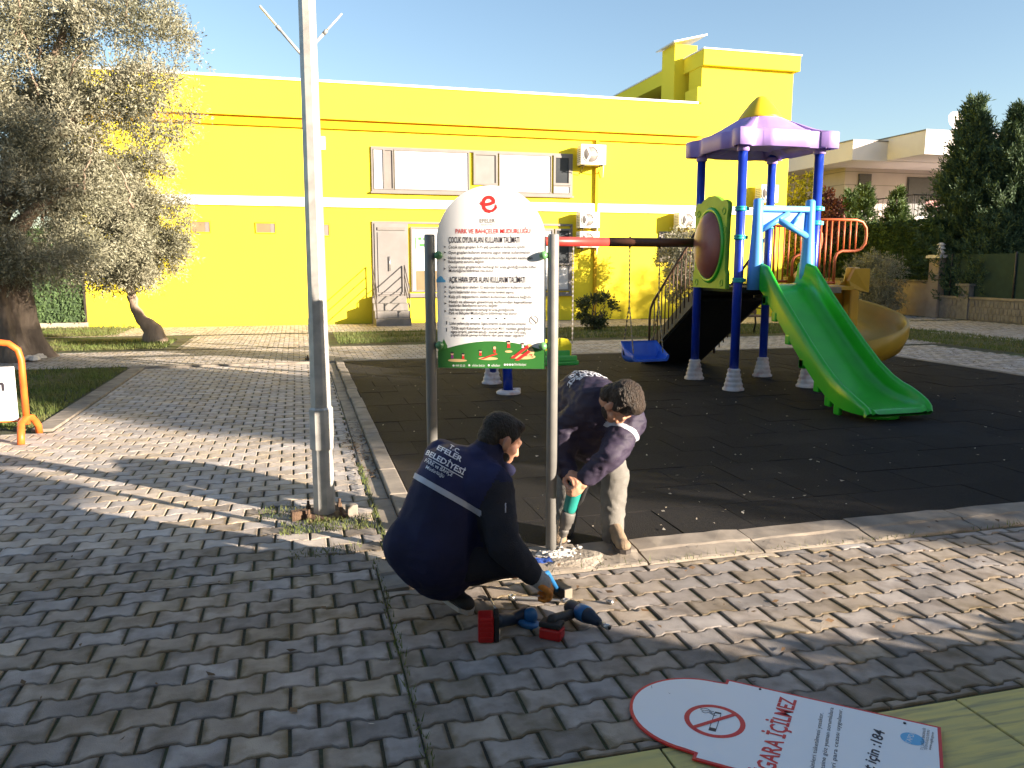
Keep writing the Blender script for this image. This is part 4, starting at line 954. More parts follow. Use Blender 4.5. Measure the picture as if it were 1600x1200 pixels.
sb = MB().grid(rows, closed=True); sb.f += [tuple(range(17)), tuple(reversed(range(14 * 17, 15 * 17)))]; sb.sm += [False, False]
sb.build('seat', 'seat_blue', s2)

# ================================================================== LAMP POSTS, BARRIER, BENCH
def lamp_post(x, y, label, arms_rot=0.0):
    t = thing('lamp_post', (x, y, 0), label, 'lamp post', 'galvanised park lamp posts along the path')
    prof = [(.070, .02), (.068, .45), (.060, 1.2), (.052, 3.0), (.045, 5.2)]
    MB().lathe(prof, 8, Matrix.Translation((x, y, 0)) @ Matrix.Rotation(R(12), 4, 'Z'), smooth=False).build('pole', 'galv', t)
    MB().lathe([(.074, .44), (.078, .45), (.076, .70), (.068, .712)], 8, Matrix.Translation((x, y, 0)) @ Matrix.Rotation(R(12), 4, 'Z'), smooth=False).build('access_sleeve', 'galv', t)
    MB().box((x, y, .012), (.26, .26, .02), rz=R(8), bev=.004).build('base_plate', 'rust', t)
    for a, b in ((-.1, -.1), (.1, -.1), (.1, .1), (-.1, .1)): MB().lathe([(.016, .02), (.016, .045), (.009, .045), (.009, .075)], 6, Matrix.Translation((x + a, y + b, 0)), smooth=False).build('anchor_bolt', 'rust', t)
    for s in (-1, 1):
        d = Vector((math.cos(arms_rot) * s, math.sin(arms_rot) * s, 0)); b0 = Vector((x, y, 4.95)); e = b0 + d * .36 + Vector((0, 0, .40))
        ar = MB().tube([W3(b0), W3(e)], .024, 8).build('arm', 'galv', t)
        dr_ = (d * .36 + Vector((0, 0, .40))).normalized(); n_ = dr_.cross(Vector((0, 0, 1)).cross(dr_)).normalized(); sd = dr_.cross(n_)
        fm = frame(e + dr_ * .02, sd, n_, dr_)
        MB().lathe([(.032, -.05), (.032, .02), (.026, .03)], 10, fm).build('arm_joint', 'galv_dark', ar)
        MB().box((0, 0, .22), (.075, .028, .36), mx=fm, bev=.012).build('luminaire', 'galv', ar)
    return t
lp1 = lamp_post(.12, 5.13, 'thick galvanised lamp post standing beside the kerb near the crouching worker')
lamp_post(.235, 14.0, 'slim double-armed lamp post further up the path before the yellow building', R(4))
MB().box((.29, 5.09, .035), (.07, .05, .07), bev=.006, rz=.3).build('brick_piece', 'kerb', lp1)
MB().box((-.04, 5.08, .03), (.10, .06, .06), bev=.006, rz=.2).build('brick_piece', 'rust', lp1)

br = thing('road_barrier', (-3.4, 8.2, 0), 'orange tubular barrier with a white board beside the lawn', 'barrier')
xb = -2.47
g = MB().tube([(xb, 8.2, .14), (xb, 8.2, .74), (xb - .02, 8.2, .83), (xb - .09, 8.2, .89), (xb - .18, 8.2, .905), (-4.2, 8.2, .905), (-4.29, 8.2, .89), (-4.36, 8.2, .83), (-4.38, 8.2, .74), (-4.38, 8.2, .14)], .03, 12); g.build('frame', 'barrier_orange', br)
for x in (xb, -4.38):
    MB().tube([(x + .02, 7.93, .0), (x + .02, 7.95, .08), (x, 8.04, .17), (x, 8.2, .2), (x, 8.36, .17), (x + .02, 8.45, .08), (x + .02, 8.47, .0)], .032, 10).build('foot', 'barrier_orange', br)
bo = MB().box((-3.45, 8.185, .43), (1.84, .02, .5), bev=.004).build('board', 'print_white', br)
MB().prism([(0, 0), (.022, 0), (.022, .06), (.01, .08), (-.05, .08), (-.05, .06), (0, .055)], 0, .002, frame(Vector((-2.64, 8.173, .46)), Vector((1, 0, 0)), Vector((0, 0, 1)), Vector((0, -1, 0)))).build('board_print', 'print_black', bo)
MB().tube([(-4.38, 8.2, .18), (xb, 8.2, .18)], .018, 8).build('lower_rail', 'barrier_orange', br)

bn = thing('park_bench', (9.9, 16.55, 0), 'dark park bench with slatted back and iron arms on the far path', 'bench')
bx, by = 9.74, 16.3
for k in range(4): MB().box((bx, by + .10 + k * .11, .45), (1.5, .09, .03), bev=.006).build('seat_slat', 'wood_slat', bn)
for k in range(3): MB().box((bx, by + .50 + k * .02, .52 + k * .095), (1.5, .03, .09), bev=.006).build('back_slat', 'wood_slat', bn)
for s in (-.72, .72):
    MB().tube([(bx + s, by + .02, .0), (bx + s, by + .08, .25), (bx + s, by + .05, .44)], .022, 8).tube([(bx + s, by + .55, .0), (bx + s, by + .46, .25), (bx + s, by + .5, .45), (bx + s, by + .58, .76)], .022, 8).tube([(bx + s, by + .05, .43), (bx + s, by + .5, .43)], .022, 8).build('leg', 'cast_iron', bn)
    MB().tube([(bx + s, by + .04, .44), (bx + s, by + .02, .60), (bx + s, by + .1, .62), (bx + s, by + .52, .62)], .02, 8).build('arm_rest', 'cast_iron', bn)

# ================================================================== INFORMATION SIGN
PL, PR = Vector((.685, 4.24, 0)), Vector((1.30, 4.02, 0))
sg = thing('information_sign', (1.0, 4.13, 0), 'white playground rules sign with rounded top between two grey posts', 'sign')
for p, z0 in ((PL, .03), (PR, .03)):
    po = MB().lathe([(.029, z0), (.029, 1.755), (.026, 1.762)], 20, Matrix.Translation(p)).build('post', 'post_paint', sg)
ux = (PR - PL).normalized(); un = Vector((ux.y, -ux.x, 0)); mid = (PL + PR) / 2
if un.y > 0: un = -un
SM = frame(Vector((mid.x, mid.y, 0)) + un * .006, ux, Vector((0, 0, 1)), un)   # x across, y up, z to the viewer
HW = .288
out = [(-HW, 1.055), (HW, 1.055), (HW, 1.72)] + [(HW * math.cos(t), 1.72 + .29 * math.sin(t)) for t in [math.pi * k / 28 for k in range(1, 28)]] + [(-HW, 1.72)]
pn = MB().prism(out, -.006, .006, SM).build('panel', 'sign_white', sg)
for s in (-1, 1):
    for z in (1.652, 1.178):
        MB().ball((s * (HW - .012), z, .018), .0225, mx=SM).lathe([(.012, -.03), (.012, .01)], 10, SM @ Matrix.Translation((s * (HW - .012), z, 0))).build('clamp_ball', 'ball_green', sg)
        MB().box((s * (HW + .01), z, -.005), (.05, .03, .012), mx=SM).build('clamp_arm', 'post_paint', sg)
LZ = .0072
def SL(x, y, k=0): return SM @ Matrix.Translation((x, y, LZ + k * .0006))
def spx(px, py):   # place of a picture point on the panel plane
    d = ray(px, py); o = SM.translation; n = Vector((SM[0][2], SM[1][2], SM[2][2])); t = (o - CAM).dot(n) / d.dot(n); q = SM.inverted() @ (CAM + d * t); return q.x, q.y
def flat(poly, m, k=0, name='print', parent=pn):
    return MB().prism(poly, 0, .0004, SL(0, 0, k)).build(name, m, parent)
# green hill
hill = [(-HW + .001, 1.056), (HW - .001, 1.056)] + [(x, 1.098 + .104 * math.cos((x - .01) / .30 * 1.1)) for x in [HW - .001 - (2 * HW - .002) * k / 20 for k in range(21)]]
flat(hill, 'print_green', 0, 'hill_print')
for px, py, h, w_ in ((694, 540, .05, .02), (723, 545, .028, .008), (753, 543, .026, .012), (757, 537, .022, .010), (690, 545, .045, .018)):
    x, y = spx(px, py); flat([(x - w_, y - h * .6), (x + w_, y - h * .6), (x + w_ * .9, y), (x, y + h * .7), (x - w_ * .9, y)], 'print_green2', -.4, 'tree_print')
x, y = spx(690, 437); cl = circ(.013, 14, cx=x - .012, cy=y) 
MB().prism([(x - .028, y - .014), (x + .022, y - .014), (x + .022, y - .004), (x + .012, y + .004), (x + .004, y + .016), (x - .006, y + .02), (x - .014, y + .014), (x - .022, y + .006), (x - .028, y + .0)], 0, .0004, SL(0, 0)).build('cloud_print', 'print_blue', pn)
# cartoon children and toys: simple flat shapes
def kid(px, py, s, mb, mh='print_black'):
    x, y = spx(px, py)
    flat(circ(s * .42, 14, cx=x, cy=y + s * .8), 'print_skin', 2); flat([(x - s * .42, y + s * .85), (x + s * .42, y + s * .85), (x + s * .34, y + s * 1.2), (x, y + s * 1.32), (x - s * .34, y + s * 1.2)], mh, 3)
    flat([(x - s * .4, y - s * .5), (x + s * .4, y - s * .5), (x + s * .28, y + s * .45), (x - s * .28, y + s * .45)], mb, 2)
def oval(px, py, a, b, m, k=1): x, y = spx(px, py); flat([(x + a * math.cos(t), y + b * math.sin(t)) for t in [2 * math.pi * i / 20 for i in range(20)]], m, k)
oval(715, 563, .052, .008, 'print_sand'); oval(763, 560, .052, .008, 'print_sand'); oval(795, 549, .02, .006, 'print_sand'); oval(818, 557, .064, .014, 'print_sand')
kid(707, 557, .020, 'print_purple'); kid(724, 558, .018, 'print_red'); kid(751, 553, .018, 'print_red'); kid(773, 548, .018, 'print_red', 'print_skin'); kid(795, 540, .022, 'print_red'); kid(817, 541, .016, 'print_white')
for a, b, c in (((800, 558), (824, 542), .010), ((807, 561), (826, 550), .012), ((752, 560), (775, 553), .005)):
    x0, y0 = spx(*a); x1, y1 = spx(*b); flat([(x0 - .008, y0 - c / 2), (x0 + .014, y0 - c / 2), (x1 + .010, y1), (x1, y1 + c)], 'print_red', 4)
oval(829, 550, .02, .024, 'print_sand', 3); oval(828, 541, .012, .014, 'print_sand', 3)
for k in range(8): rq = random.Random(k); oval(825 + rq.uniform(-4, 8), 550 + rq.uniform(-10, 8), .003, .003, 'print_red', 5)
# lettering
def lines(rows, m, name):
    g = MB()
    for body, px0, px1, py, hpx, b in rows:
        x0, y0 = spx(px0, py); x1, _ = spx(px1, py); s = hpx * dep_s / .72
        put_text(g, body, s, SL(x0, y0 - s * .34, 1), width=x1 - x0, bold=b)
    return g.build(name, m, pn)
dep_s = 4.25 / FPX
lines([('PARK VE BAHÇELER MÜDÜRLÜĞÜ', 712, 829, 361.5, 7, .0004)], 'print_red', 'heading_lettering')
lines([('ÇOCUK OYUN ALANI KULLANIM TALİMATI', 701, 812, 375, 9, .0009)], 'print_black', 'title_lettering'); lines([('AÇIK HAVA SPOR ALANI KULLANIM TALİMATI', 702, 821, 437, 9, .0009)], 'print_black', 'title_lettering')
body = [('Çocuk oyun grupları 3-15 yaş çocukların kullanımı içindir.', 701, 822, 386), ('Oyun grupları kullanım amacına uygun olarak kullanılmalıdır.', 701, 830, 394.5),
        ('Hatalı ve ebeveyn gözetimsiz kullanımdan kaynaklı kazalardan', 701, 832, 403), ('Belediyemiz sorumlu değildir.', 701, 758, 409), ('Çocuk oyun gruplarında herhangi bir arıza gördüğünüzde lütfen', 701, 838, 417), ('Müdürlüğü\'ne bildirilmesi rica olunur.', 702, 772, 423),
        ('Açık hava spor aletleri 12 yaşından büyüklerin kullanımı içindir.', 702, 832, 448.5), ('Spora başlamadan önce mutlaka ısınma hareketi yapınız.', 702, 804, 456), ('Kalp pili taşıyanların aletleri kullanması doktora bağlıdır.', 702, 832, 463.5),
        ('Hatalı ve ebeveyn gözetimsiz kullanımdan kaynaklanan', 702, 832, 471.5), ('kazalardan Belediyemiz sorumlu değildir.', 702, 779, 477), ('Açık hava spor aletlerinde herhangi bir arıza gördüğünüzde', 702, 804, 483.5), ('Park ve Bahçeler Müdürlüğüne bildirilmesi rica olunur.', 702, 809, 489),
        ('Lütfen yerlere çöp atmayınız. Sigara izmaritini ve atık çevreye atmayınız.', 703, 823, 505), ('"5326 sayılı Kabahatler Kanunu\'nun 41/1 maddesi gereğince', 705, 830, 512.5), ('sigara izmariti, çekirdek kabuğu, yiyecek paketi ve her türlü çöpü', 705, 822, 518), ('çöpleri olarak çevreyi kirletene idari para cezası uygulanır."', 705, 822, 523)]
lines([(b, x0, x1, py, 4.6, .0003) for b, x0, x1, py in body], 'print_black', 'body_lettering')
lines([('EFELER', 750, 774, 345, 6, .0004), ('BELEDİYESİ', 752, 773, 351, 3, .0)], 'frame_grey', 'logo_lettering')
lines([('444 00 00', 712, 727, 571, 4, 0), ('efeler.bel.tr', 738, 758, 570.5, 4, 0), ('efeler', 768, 782, 570.5, 4, 0), ('EfelerBelediyesi', 804, 822, 569, 4, 0)], 'print_white', 'contact_lettering')
for px, py in ((709, 571), (733.5, 570.5), (764, 570.5), (789, 569.5), (793, 569.5), (797, 569.5), (801, 569.5)): oval(px, py, .0055, .0055, 'print_white', 2)
g = MB()
for py in (386, 394.5, 406, 420): x, y = spx(695, py); g.prism([(x - .006, y + .006), (x + .008, y), (x - .006, y - .006), (x - .002, y)], 0, .0004, SL(0, 0))
for py in (448.5, 456, 463.5, 474, 486): x, y = spx(696, py); g.prism([(x - .006, y + .006), (x + .008, y), (x - .006, y - .006), (x - .002, y)], 0, .0004, SL(0, 0))
for py in (505, 516): x, y = spx(698, py); g.prism([(x - .002, y - .007), (x + .002, y - .007), (x + .003, y + .012), (x - .001, y + .012)], 0, .0004, SL(0, 0))
for px in (711, 724, 738, 750, 763, 776, 789): x, y = spx(px, 497.5); g.prism(circ(.0045, 8, cx=x, cy=y), 0, .0004, SL(0, 0))
g.build('bullet_print', 'print_black', pn)
x, y = spx(834, 500); g = MB(); g.grid([[(x + r * math.cos(t), y + r * math.sin(t), 0) for t in [2 * math.pi * k / 24 for k in range(24)]] for r in (.0235, .0205)], closed=True, mx=SL(0, 0)); g.prism([(x - .0165, y + .0135), (x - .0135, y + .0165), (x + .0165, y - .0135), (x + .0135, y - .0165)], 0, .0004, SL(0, 0)); g.build('no_smoking_print', 'frame_grey', pn)
# the red swirl e
x, y = spx(764, 320)
cen = [(x - .004 + .030 * math.cos(t) * 1.0, y + .006 + .030 * math.sin(t) * 1.05, t) for t in [R(-5 + 8 * k) for k in range(0, 36)]]
path = [(x - .022, y + .000), (x + .005, y + .004), (x + .024, y + .012)] + [(x - .001 + .027 * math.cos(R(a)), y + .012 + .026 * math.sin(R(a))) for a in range(20, 190, 15)] + [(x - .029, y + .0), (x - .026, y - .016), (x - .014, y - .030), (x + .004, y - .034), (x + .020, y - .030), (x + .032, y - .020), (x + .038, y - .012)]
g = MB()
for i in range(len(path) - 1):
    a, b = Vector(path[i]), Vector(path[i + 1]); d = (b - a).normalized(); n = Vector((-d.y, d.x)); w0 = .0085 if i < len(path) - 4 else .0065; e = d * .004
    g.prism([tuple(a - n * w0 - e), tuple(b - n * w0 + e), tuple(b + n * w0 + e), tuple(a + n * w0 - e)], 0, .0004 + i * 1e-6, SL(0, 0))
for dx, dy in ((-.012, .012), (-.016, .004), (-.013, -.004)): g.prism([(x - .026, y + .004), (x - .030, y - .002), (x - .032 + dx, y + .006 + dy - .004), (x - .032 + dx, y + .006 + dy)], 0, .0006, SL(0, 0))
for dx, dy in ((.006, .006), (.0, .010)): g.prism([(x + .030, y - .022), (x + .036, y - .016), (x + .036 + dx, y - .008 + dy), (x + .032 + dx, y - .008 + dy)], 0, .0006, SL(0, 0))
g.build('logo_print', 'print_red', pn)

# ================================================================== NO-SMOKING SIGN LYING ON THE GROUND
ns = thing('no_smoking_sign', W3(gr(1280, 1140)), 'white no-smoking sign with red border lying flat on the paving', 'sign')
A = gr(1136, 1066); B = gr(1470, 1141); ax = (B - A).normalized(); ay = Vector((-ax.y, ax.x, 0))   # ax along the sign's length (top -> bottom), -ay towards the camera
NM = frame(Vector((A.x, A.y, .012)), ax, ay, Vector((0, 0, 1)))
Lh = (B - A).length; Wd = .56; rad = .275
arc = [(.03, -.0), (-.0, -.0)]
arcp = [(-.035 - .255 * math.sin(t), -Wd / 2 + .245 * math.cos(t)) for t in [math.pi * k / 26 for k in range(27)]]
outer = [(Lh, 0), (0, 0), (0, -.03)] + arcp + [(0, -Wd + .03), (0, -Wd), (Lh, -Wd)]
outer = list(reversed(outer))
bdo = MB().prism(outer, -.006, .001, NM).build('border', 'print_red', ns)
def inset(poly, d):
    if sum(poly[i - 1][0] * poly[i][1] - poly[i][0] * poly[i - 1][1] for i in range(len(poly))) < 0: d = -d
    res = []; n = len(poly)
    for i in range(n):
        a, b, c = Vector(poly[i - 1]), Vector(poly[i]), Vector(poly[(i + 1) % n]); d1 = (b - a).normalized(); d2 = (c - b).normalized(); n1 = Vector((-d1.y, d1.x)); n2 = Vector((-d2.y, d2.x)); h = n1 + n2
        res.append(tuple(b + h * (d / max(.4, h.length_squared / 2))))
    return res
inn = inset(outer, .011)
MB().prism(inn, .0005, .0020, NM).build('face', 'sign_white', ns)
def NL(x, y, rot=0.0, k=0): return NM @ Matrix.Translation((x, y, .0024 + k * .0005)) @ Matrix.Rotation(rot, 4, 'Z')
def nspx(px, py): q = NM.inverted() @ gr(px, py, .014); return q.x, q.y
cxn, cyn = nspx(1117, 1126)
rx_, ry_ = .105, .105
g = MB().grid([[(r * math.cos(t), r * math.sin(t), 0) for t in [2 * math.pi * k / 40 for k in range(40)]] for r in (.105, .087)], closed=True, mx=NL(cxn, cyn))
p0, p1 = nspx(1080, 1135), nspx(1155, 1112); v = (Vector(p1) - Vector(p0)); v.normalize(); nn = Vector((-v.y, v.x)); c_ = Vector((cxn, cyn))
g.prism([tuple(c_ - v * .096 - nn * .008), tuple(c_ + v * .096 - nn * .008), tuple(c_ + v * .096 + nn * .008), tuple(c_ - v * .096 + nn * .008)], 0, .0003, NL(0, 0, 0, 1)); g.build('prohibition_ring', 'print_red', ns)
g = MB()
q0, q1 = Vector(nspx(1113, 1142)), Vector(nspx(1122, 1115)); vv = (q1 - q0).normalized(); nq = Vector((-vv.y, vv.x)); hw = .011
g.prism([tuple(q0 - nq * hw), tuple(q0 + vv * .02 - nq * hw), tuple(q0 + vv * .02 + nq * hw), tuple(q0 + nq * hw)], 0, .0003, NL(0, 0))
for sgn in (-1, 1): g.prism([tuple(q0 + nq * hw * sgn - nq * .0012), tuple(q1 + nq * hw * sgn - nq * .0012), tuple(q1 + nq * hw * sgn + nq * .0012), tuple(q0 + nq * hw * sgn + nq * .0012)], 0, .0003, NL(0, 0))
g.prism([tuple(q1 - nq * hw), tuple(q1 + nq * hw), tuple(q1 + vv * .010 + nq * hw), tuple(q1 + vv * .010 - nq * hw)], 0, .0003, NL(0, 0))
for k in range(3):
    pts = [Vector(nspx(1093 + 2 * k + i * 3.3, 1105 + 3.2 * k + 1.2 * math.sin(i * 1.3) + i * .9)) for i in range(8)]
    for i in range(7): a, b = pts[i], pts[i + 1]; n = (b - a).normalized(); n = Vector((-n.y, n.x)) * .0014; g.prism([tuple(a - n), tuple(b - n), tuple(b + n), tuple(a + n)], 0, .0003, NL(0, 0))
g.build('cigarette_print', 'print_black', ns)
rt = math.pi / 2   # lettering runs across the sign
def nline(body, p_start, p_end, hgt, m, name, **k):
    x0, y0 = nspx(*p_start); x1, y1 = nspx(*p_end); a = math.atan2(y1 - y0, x1 - x0); L = math.hypot(x1 - x0, y1 - y0)
    g = MB(); put_text(g, body, hgt / .72, NL(x0, y0, a, 1), width=L, **k); return g.build(name, m, ns)
def ext(p0, p1, f):  # start a line earlier, outside the frame
    return (p0[0] - (p1[0] - p0[0]) * f, p0[1] - (p1[1] - p0[1]) * f)
e0, e1 = (1211, 1205), (1245, 1094)
nline('SİGARA İÇİLMEZ', ext(e0, e1, .17), e1, .060, 'print_red', 'heading_lettering', bold=.0016)
for k, (b, a0, a1) in enumerate((('Bu alanda bütün tütün ürünleri tüketilmesi yasaktır.', (1270, 1215), (1287, 1114)), ('Tütün ürünü tüketilmesine göz yuman sorumlulara', (1288, 1205), (1303, 1106)), ('Kanun uyarınca idari para cezası uygulanır.', (1305, 1205), (1317, 1108)))):
    nline(b, ext(a0, a1, .9), a1, .015, 'print_black', 'body_lettering')
nline('Danışmak ve şikayet için :184', ext((1366, 1205), (1383, 1143), 2.6), (1383, 1143), .036, 'print_black', 'phone_lettering', bold=.001, shear=.15)
ox, oy = nspx(1426, 1154); MB().prism([(ox + .037 * math.cos(t), oy + .037 * math.sin(t)) for t in [2 * math.pi * k / 24 for k in range(24)]], 0, .0003, NL(0, 0)).build('logo_print', 'print_blue', ns)
nline('TAPDK', (1423, 1163), (1431, 1144), .018, 'print_white', 'logo_lettering')
for k, b in enumerate(('T.C. SAĞLIK BAKANLIĞI', 'TÜTÜN VE ALKOL KURUMU', 'www.saglik.gov.tr')): nline(b, (1443 + k * 6, 1172), (1447 + k * 6.5, 1138 + k * 3), .009, 'print_black', 'small_lettering')
for p in ((1188, 1077), (1414, 1130)): x, y = nspx(*p); MB().lathe([(.005, 0), (.005, .003), (.002, .003)], 8, NL(x, y)).build('screw_hole', 'print_black', ns)

# ================================================================== PEOPLE
def prim_mesh(prims):
    mb = MB()
    for p in prims:
        if p[0] == 'cap':
            _, a, ra, b, rb = p; a, b = Vector(a), Vector(b); d = b - a
            if d.length < 1e-5: mb.ball(a, ra, 16, 10); continue
            q = d.to_track_quat('Z', 'Y').to_matrix().to_4x4(); q.translation = a; L = d.length
            prof = [(ra * math.sin(t), -ra * math.cos(t)) for t in [math.pi / 2 * k / 5 for k in range(6)]] + [(rb * math.cos(t), L + rb * math.sin(t)) for t in [math.pi / 2 * k / 5 for k in range(6)]]
            prof[0] = (ra * .03, prof[0][1]); prof[-1] = (rb * .03, prof[-1][1]); mb.lathe(prof, 16, q)
        elif p[0] == 'ell':
            _, c, rad, rot = p; m = Matrix.Translation(c) @ (rot.to_4x4() if rot is not None else Matrix.Identity(4)) @ Matrix.Diagonal((*rad, 1)); mb.ball((0, 0, 0), 1.0, 18, 12, mx=m)
        elif p[0] == 'box':
            _, c, dim, rot, bev = p; mb.box((0, 0, 0), dim, mx=Matrix.Translation(c) @ rot.to_4x4(), bev=bev)
    return mb
def blob(prims, voxel, smooth=3, fac=.5):
    mb = prim_mesh(prims); me = bpy.data.meshes.new('b'); me.from_pydata(mb.v, [], mb.f); ob = bpy.data.objects.new('b', me); col.objects.link(ob)
    m = ob.modifiers.new('r', 'REMESH'); m.mode = 'VOXEL'; m.voxel_size = voxel; m.adaptivity = 0
    if smooth: s = ob.modifiers.new('s', 'SMOOTH'); s.factor = fac; s.iterations = smooth
    out = bpy.data.meshes.new_from_object(ob.evaluated_get(bpy.context.evaluated_depsgraph_get()))
    bpy.data.objects.remove(ob); bpy.data.meshes.remove(me); return out
def wrinkle(me, amp, fn):
    nv = len(me.vertices); co = np.empty(nv * 3); me.vertices.foreach_get('co', co); co = co.reshape(-1, 3); no = np.empty(nv * 3); me.vertices.foreach_get('normal', no); no = no.reshape(-1, 3)
    for i in range(nv): co[i] += no[i] * amp * fn(Vector(co[i]))
    me.vertices.foreach_set('co', co.ravel()); me.update()
def put(me, name, m, parent, smooth=True):
    base = Vector(ORG(parent)); me.transform(Matrix.Translation(-base)); me.materials.clear(); me.materials.append(M[m]); me.polygons.foreach_set('use_smooth', [smooth] * len(me.polygons)); me.name = name
    return link(name, me, parent)
def head_frame(c, fwd, up):
    f = Vector(fwd).normalized(); r = f.cross(Vector(up)).normalized(); u = r.cross(f).normalized(); return frame(Vector(c), r, f, u)
def head_prims(H, s=1.0):
    T = lambda x, y, z: H @ Vector((x * s, y * s, z * s)); rot = H.to_3x3()
    E = lambda c, r: ('ell', T(*c), tuple(v * s for v in r), rot)
    K = lambda a, ra, b, rb: ('cap', T(*a), ra * s, T(*b), rb * s)
    pr = [E((0, -.012, .032), (.074, .093, .083)), E((0, .03, -.045), (.058, .062, .068)), E((0, .055, -.088), (.034, .032, .028)), K((0, .088, .008), .009, (0, .107, -.034), .013), K((-.014, .095, -.036), .010, (.014, .095, -.036), .010),
          K((-.034, .078, .022), .013, (.034, .078, .022), .013), K((-.018, .086, -.064), .009, (.018, .086, -.064), .009), K((-.015, .084, -.076), .009, (.015, .084, -.076), .009), E((-.045, .055, -.025), (.02, .025, .02)), E((.045, .055, -.025), (.02, .025, .02)),
          E((-.033, .074, .002), (.015, .012, .011)), E((.033, .074, .002), (.015, .012, .011))]
    for sx in (-1, 1): pr += [E((sx * .080, -.004, -.008), (.010, .020, .032)), K((sx * .076, -.002, -.02), .012, (sx * .07, .01, -.03), .012), K((sx * .086, -.014, .012), .007, (sx * .084, -.016, -.016), .006)]
    return pr
def hair_prims(H, s=1.0, top=.0):
    T = lambda x, y, z: H @ Vector((x * s, y * s, z * s)); rot = H.to_3x3(); E = lambda c, r: ('ell', T(*c), tuple(v * s for v in r), rot)
    return [E((0, -.020, .046 + top / 2), (.080, .098, .083 + top)), E((0, .03, .088 + top * .7), (.062, .054, .036 + top * .6)), E((0, -.058, -.01), (.068, .055, .075)), E((-.068, .012, .03), (.017, .022, .036)), E((.068, .012, .03), (.017, .022, .036))]
def hand_prims(wr, fdir, pnorm, s=1.0, curl=(.55, .9, .6), thumb=1, spread=.02):
    f = Vector(fdir).normalized(); pn_ = Vector(pnorm); pn_ = (pn_ - f * pn_.dot(f)).normalized(); x = f.cross(pn_) * thumb
    T = lambda a, b, c: Vector(wr) + (x * a + f * b + pn_ * c) * s
    pr = [('cap', T(0, -.01, 0), .026 * s, T(0, .035, 0), .030 * s)]
    for k, (bx, L) in enumerate(((.030, .078), (.010, .086), (-.011, .080), (-.030, .064))):
        b0 = T(bx * .75, .03, 0); b1 = T(bx, .085 - .006 * abs(k - 1), 0); pr.append(('cap', b0, .016 * s, b1, .0115 * s))
        a = 0; p = b1; r = .0105
        for q, c in zip((.45, .32, .23), curl):
            a += c; d = f * math.cos(a) + pn_ * math.sin(a) + x * (bx * spread * 10); d.normalize(); n = p + d * (L * q * s); pr.append(('cap', p, r * s, n, (r - .0012) * s)); p = n; r -= .0012
    t0 = T(.022, .012, .004); t1 = T(.050, .045, .022); t2 = T(.050, .075, .040); t3 = T(.036, .095, .052)
    pr += [('cap', t0, .018 * s, t1, .014 * s), ('cap', t1, .0135 * s, t2, .0115 * s), ('cap', t2, .0115 * s, t3, .0095 * s)]; return pr
def drape(mb_vs, mb_fs, mx, bvh, dirn, off=.003):
    """push flat lettering (in frame mx) along dirn onto a surface"""
    bm = bmesh.new(); vv = [bm.verts.new(v) for v in mb_vs]
    for f in mb_fs:
        try: bm.faces.new([vv[i] for i in f])
        except ValueError: pass
    bmesh.ops.triangulate(bm, faces=list(bm.faces))
    for _ in range(2):
        le = [e for e in bm.edges if e.calc_length() > .009]
        if le: bmesh.ops.subdivide_edges(bm, edges=le, cuts=1); bmesh.ops.triangulate(bm, faces=[f for f in bm.faces if len(f.verts) > 3])
    bm.verts.index_update(); out = []
    for v in bm.verts:
        p = mx @ v.co; h = bvh.ray_cast(p - dirn * .6, dirn)
        out.append(h[0] + h[1] * off * (1 if h[1].dot(dirn) < 0 else -1) - dirn * off * .4 if h[0] is not None else p)
    fs = [[v.index for v in f.verts] for f in bm.faces]; bm.free(); return out, fs
def cast_px(bvh, px, py):
    h = bvh.ray_cast(CAM, ray(px, py).normalized()); return h[0] if h[0] is not None else None
def px_text(rows, bvh, m, name, parent, off=.003, D=3.6):
    g = MB(); view = None
    for body, a, b, hpx, bold in rows:
        pa, pb = atD(*a, D), atD(*b, D); xd = (pb - pa); L = xd.length; xd.normalize(); vd = ((pa + pb) / 2 - CAM).normalized(); yd = vd.cross(xd) * -1
        if yd.z < 0: yd = -yd
        s = hpx * D / FPX / .72; vs, fs = text_geo(body, s, bold=bold)
        x0 = min(v[0] for v in vs); w0 = max(v[0] for v in vs) - x0; vs = [((v[0] - x0) * L / w0, v[1], 0) for v in vs]
        o, f = drape(vs, fs, frame(pa, xd, yd, -vd), bvh, vd, off); g.add(o, f)
    return g.build(name, m, parent)
def band_from(me, p0, n, hw, keep, push=.0025):
    bm = bmesh.new(); bm.from_mesh(me); bm.normal_update()
    for sgn in (-1, 1):
        bmesh.ops.bisect_plane(bm, geom=list(bm.verts) + list(bm.edges) + list(bm.faces), plane_co=p0 + n * hw * sgn, plane_no=n * sgn, clear_outer=True)
    bm.normal_update()
    bmesh.ops.delete(bm, geom=[f for f in bm.faces if not keep(f.calc_center_median())], context='FACES')
    for v in bm.verts: v.co += v.normal * push
    o = bpy.data.meshes.new('band'); bm.to_mesh(o); bm.free(); return o
def pxof(p): v = Vector(p) - CAM; z = v.dot(_f2); return 800 + FPX * v.dot(_Rt) / z, 600 + FPX * v.dot(_d2) / z
def fold(scale, st=(1, 1, 1), pw=1.0):
    def f(p): 
        q = Vector((p.x * st[0], p.y * st[1], p.z * st[2])) * scale; a = mnoise.noise(q + Vector((mnoise.noise(q * .5), 0, 0)) * 1.5); return (1 - abs(a) * 2.2) * .6 + .4 * mnoise.noise(q * 2.3)
    return f

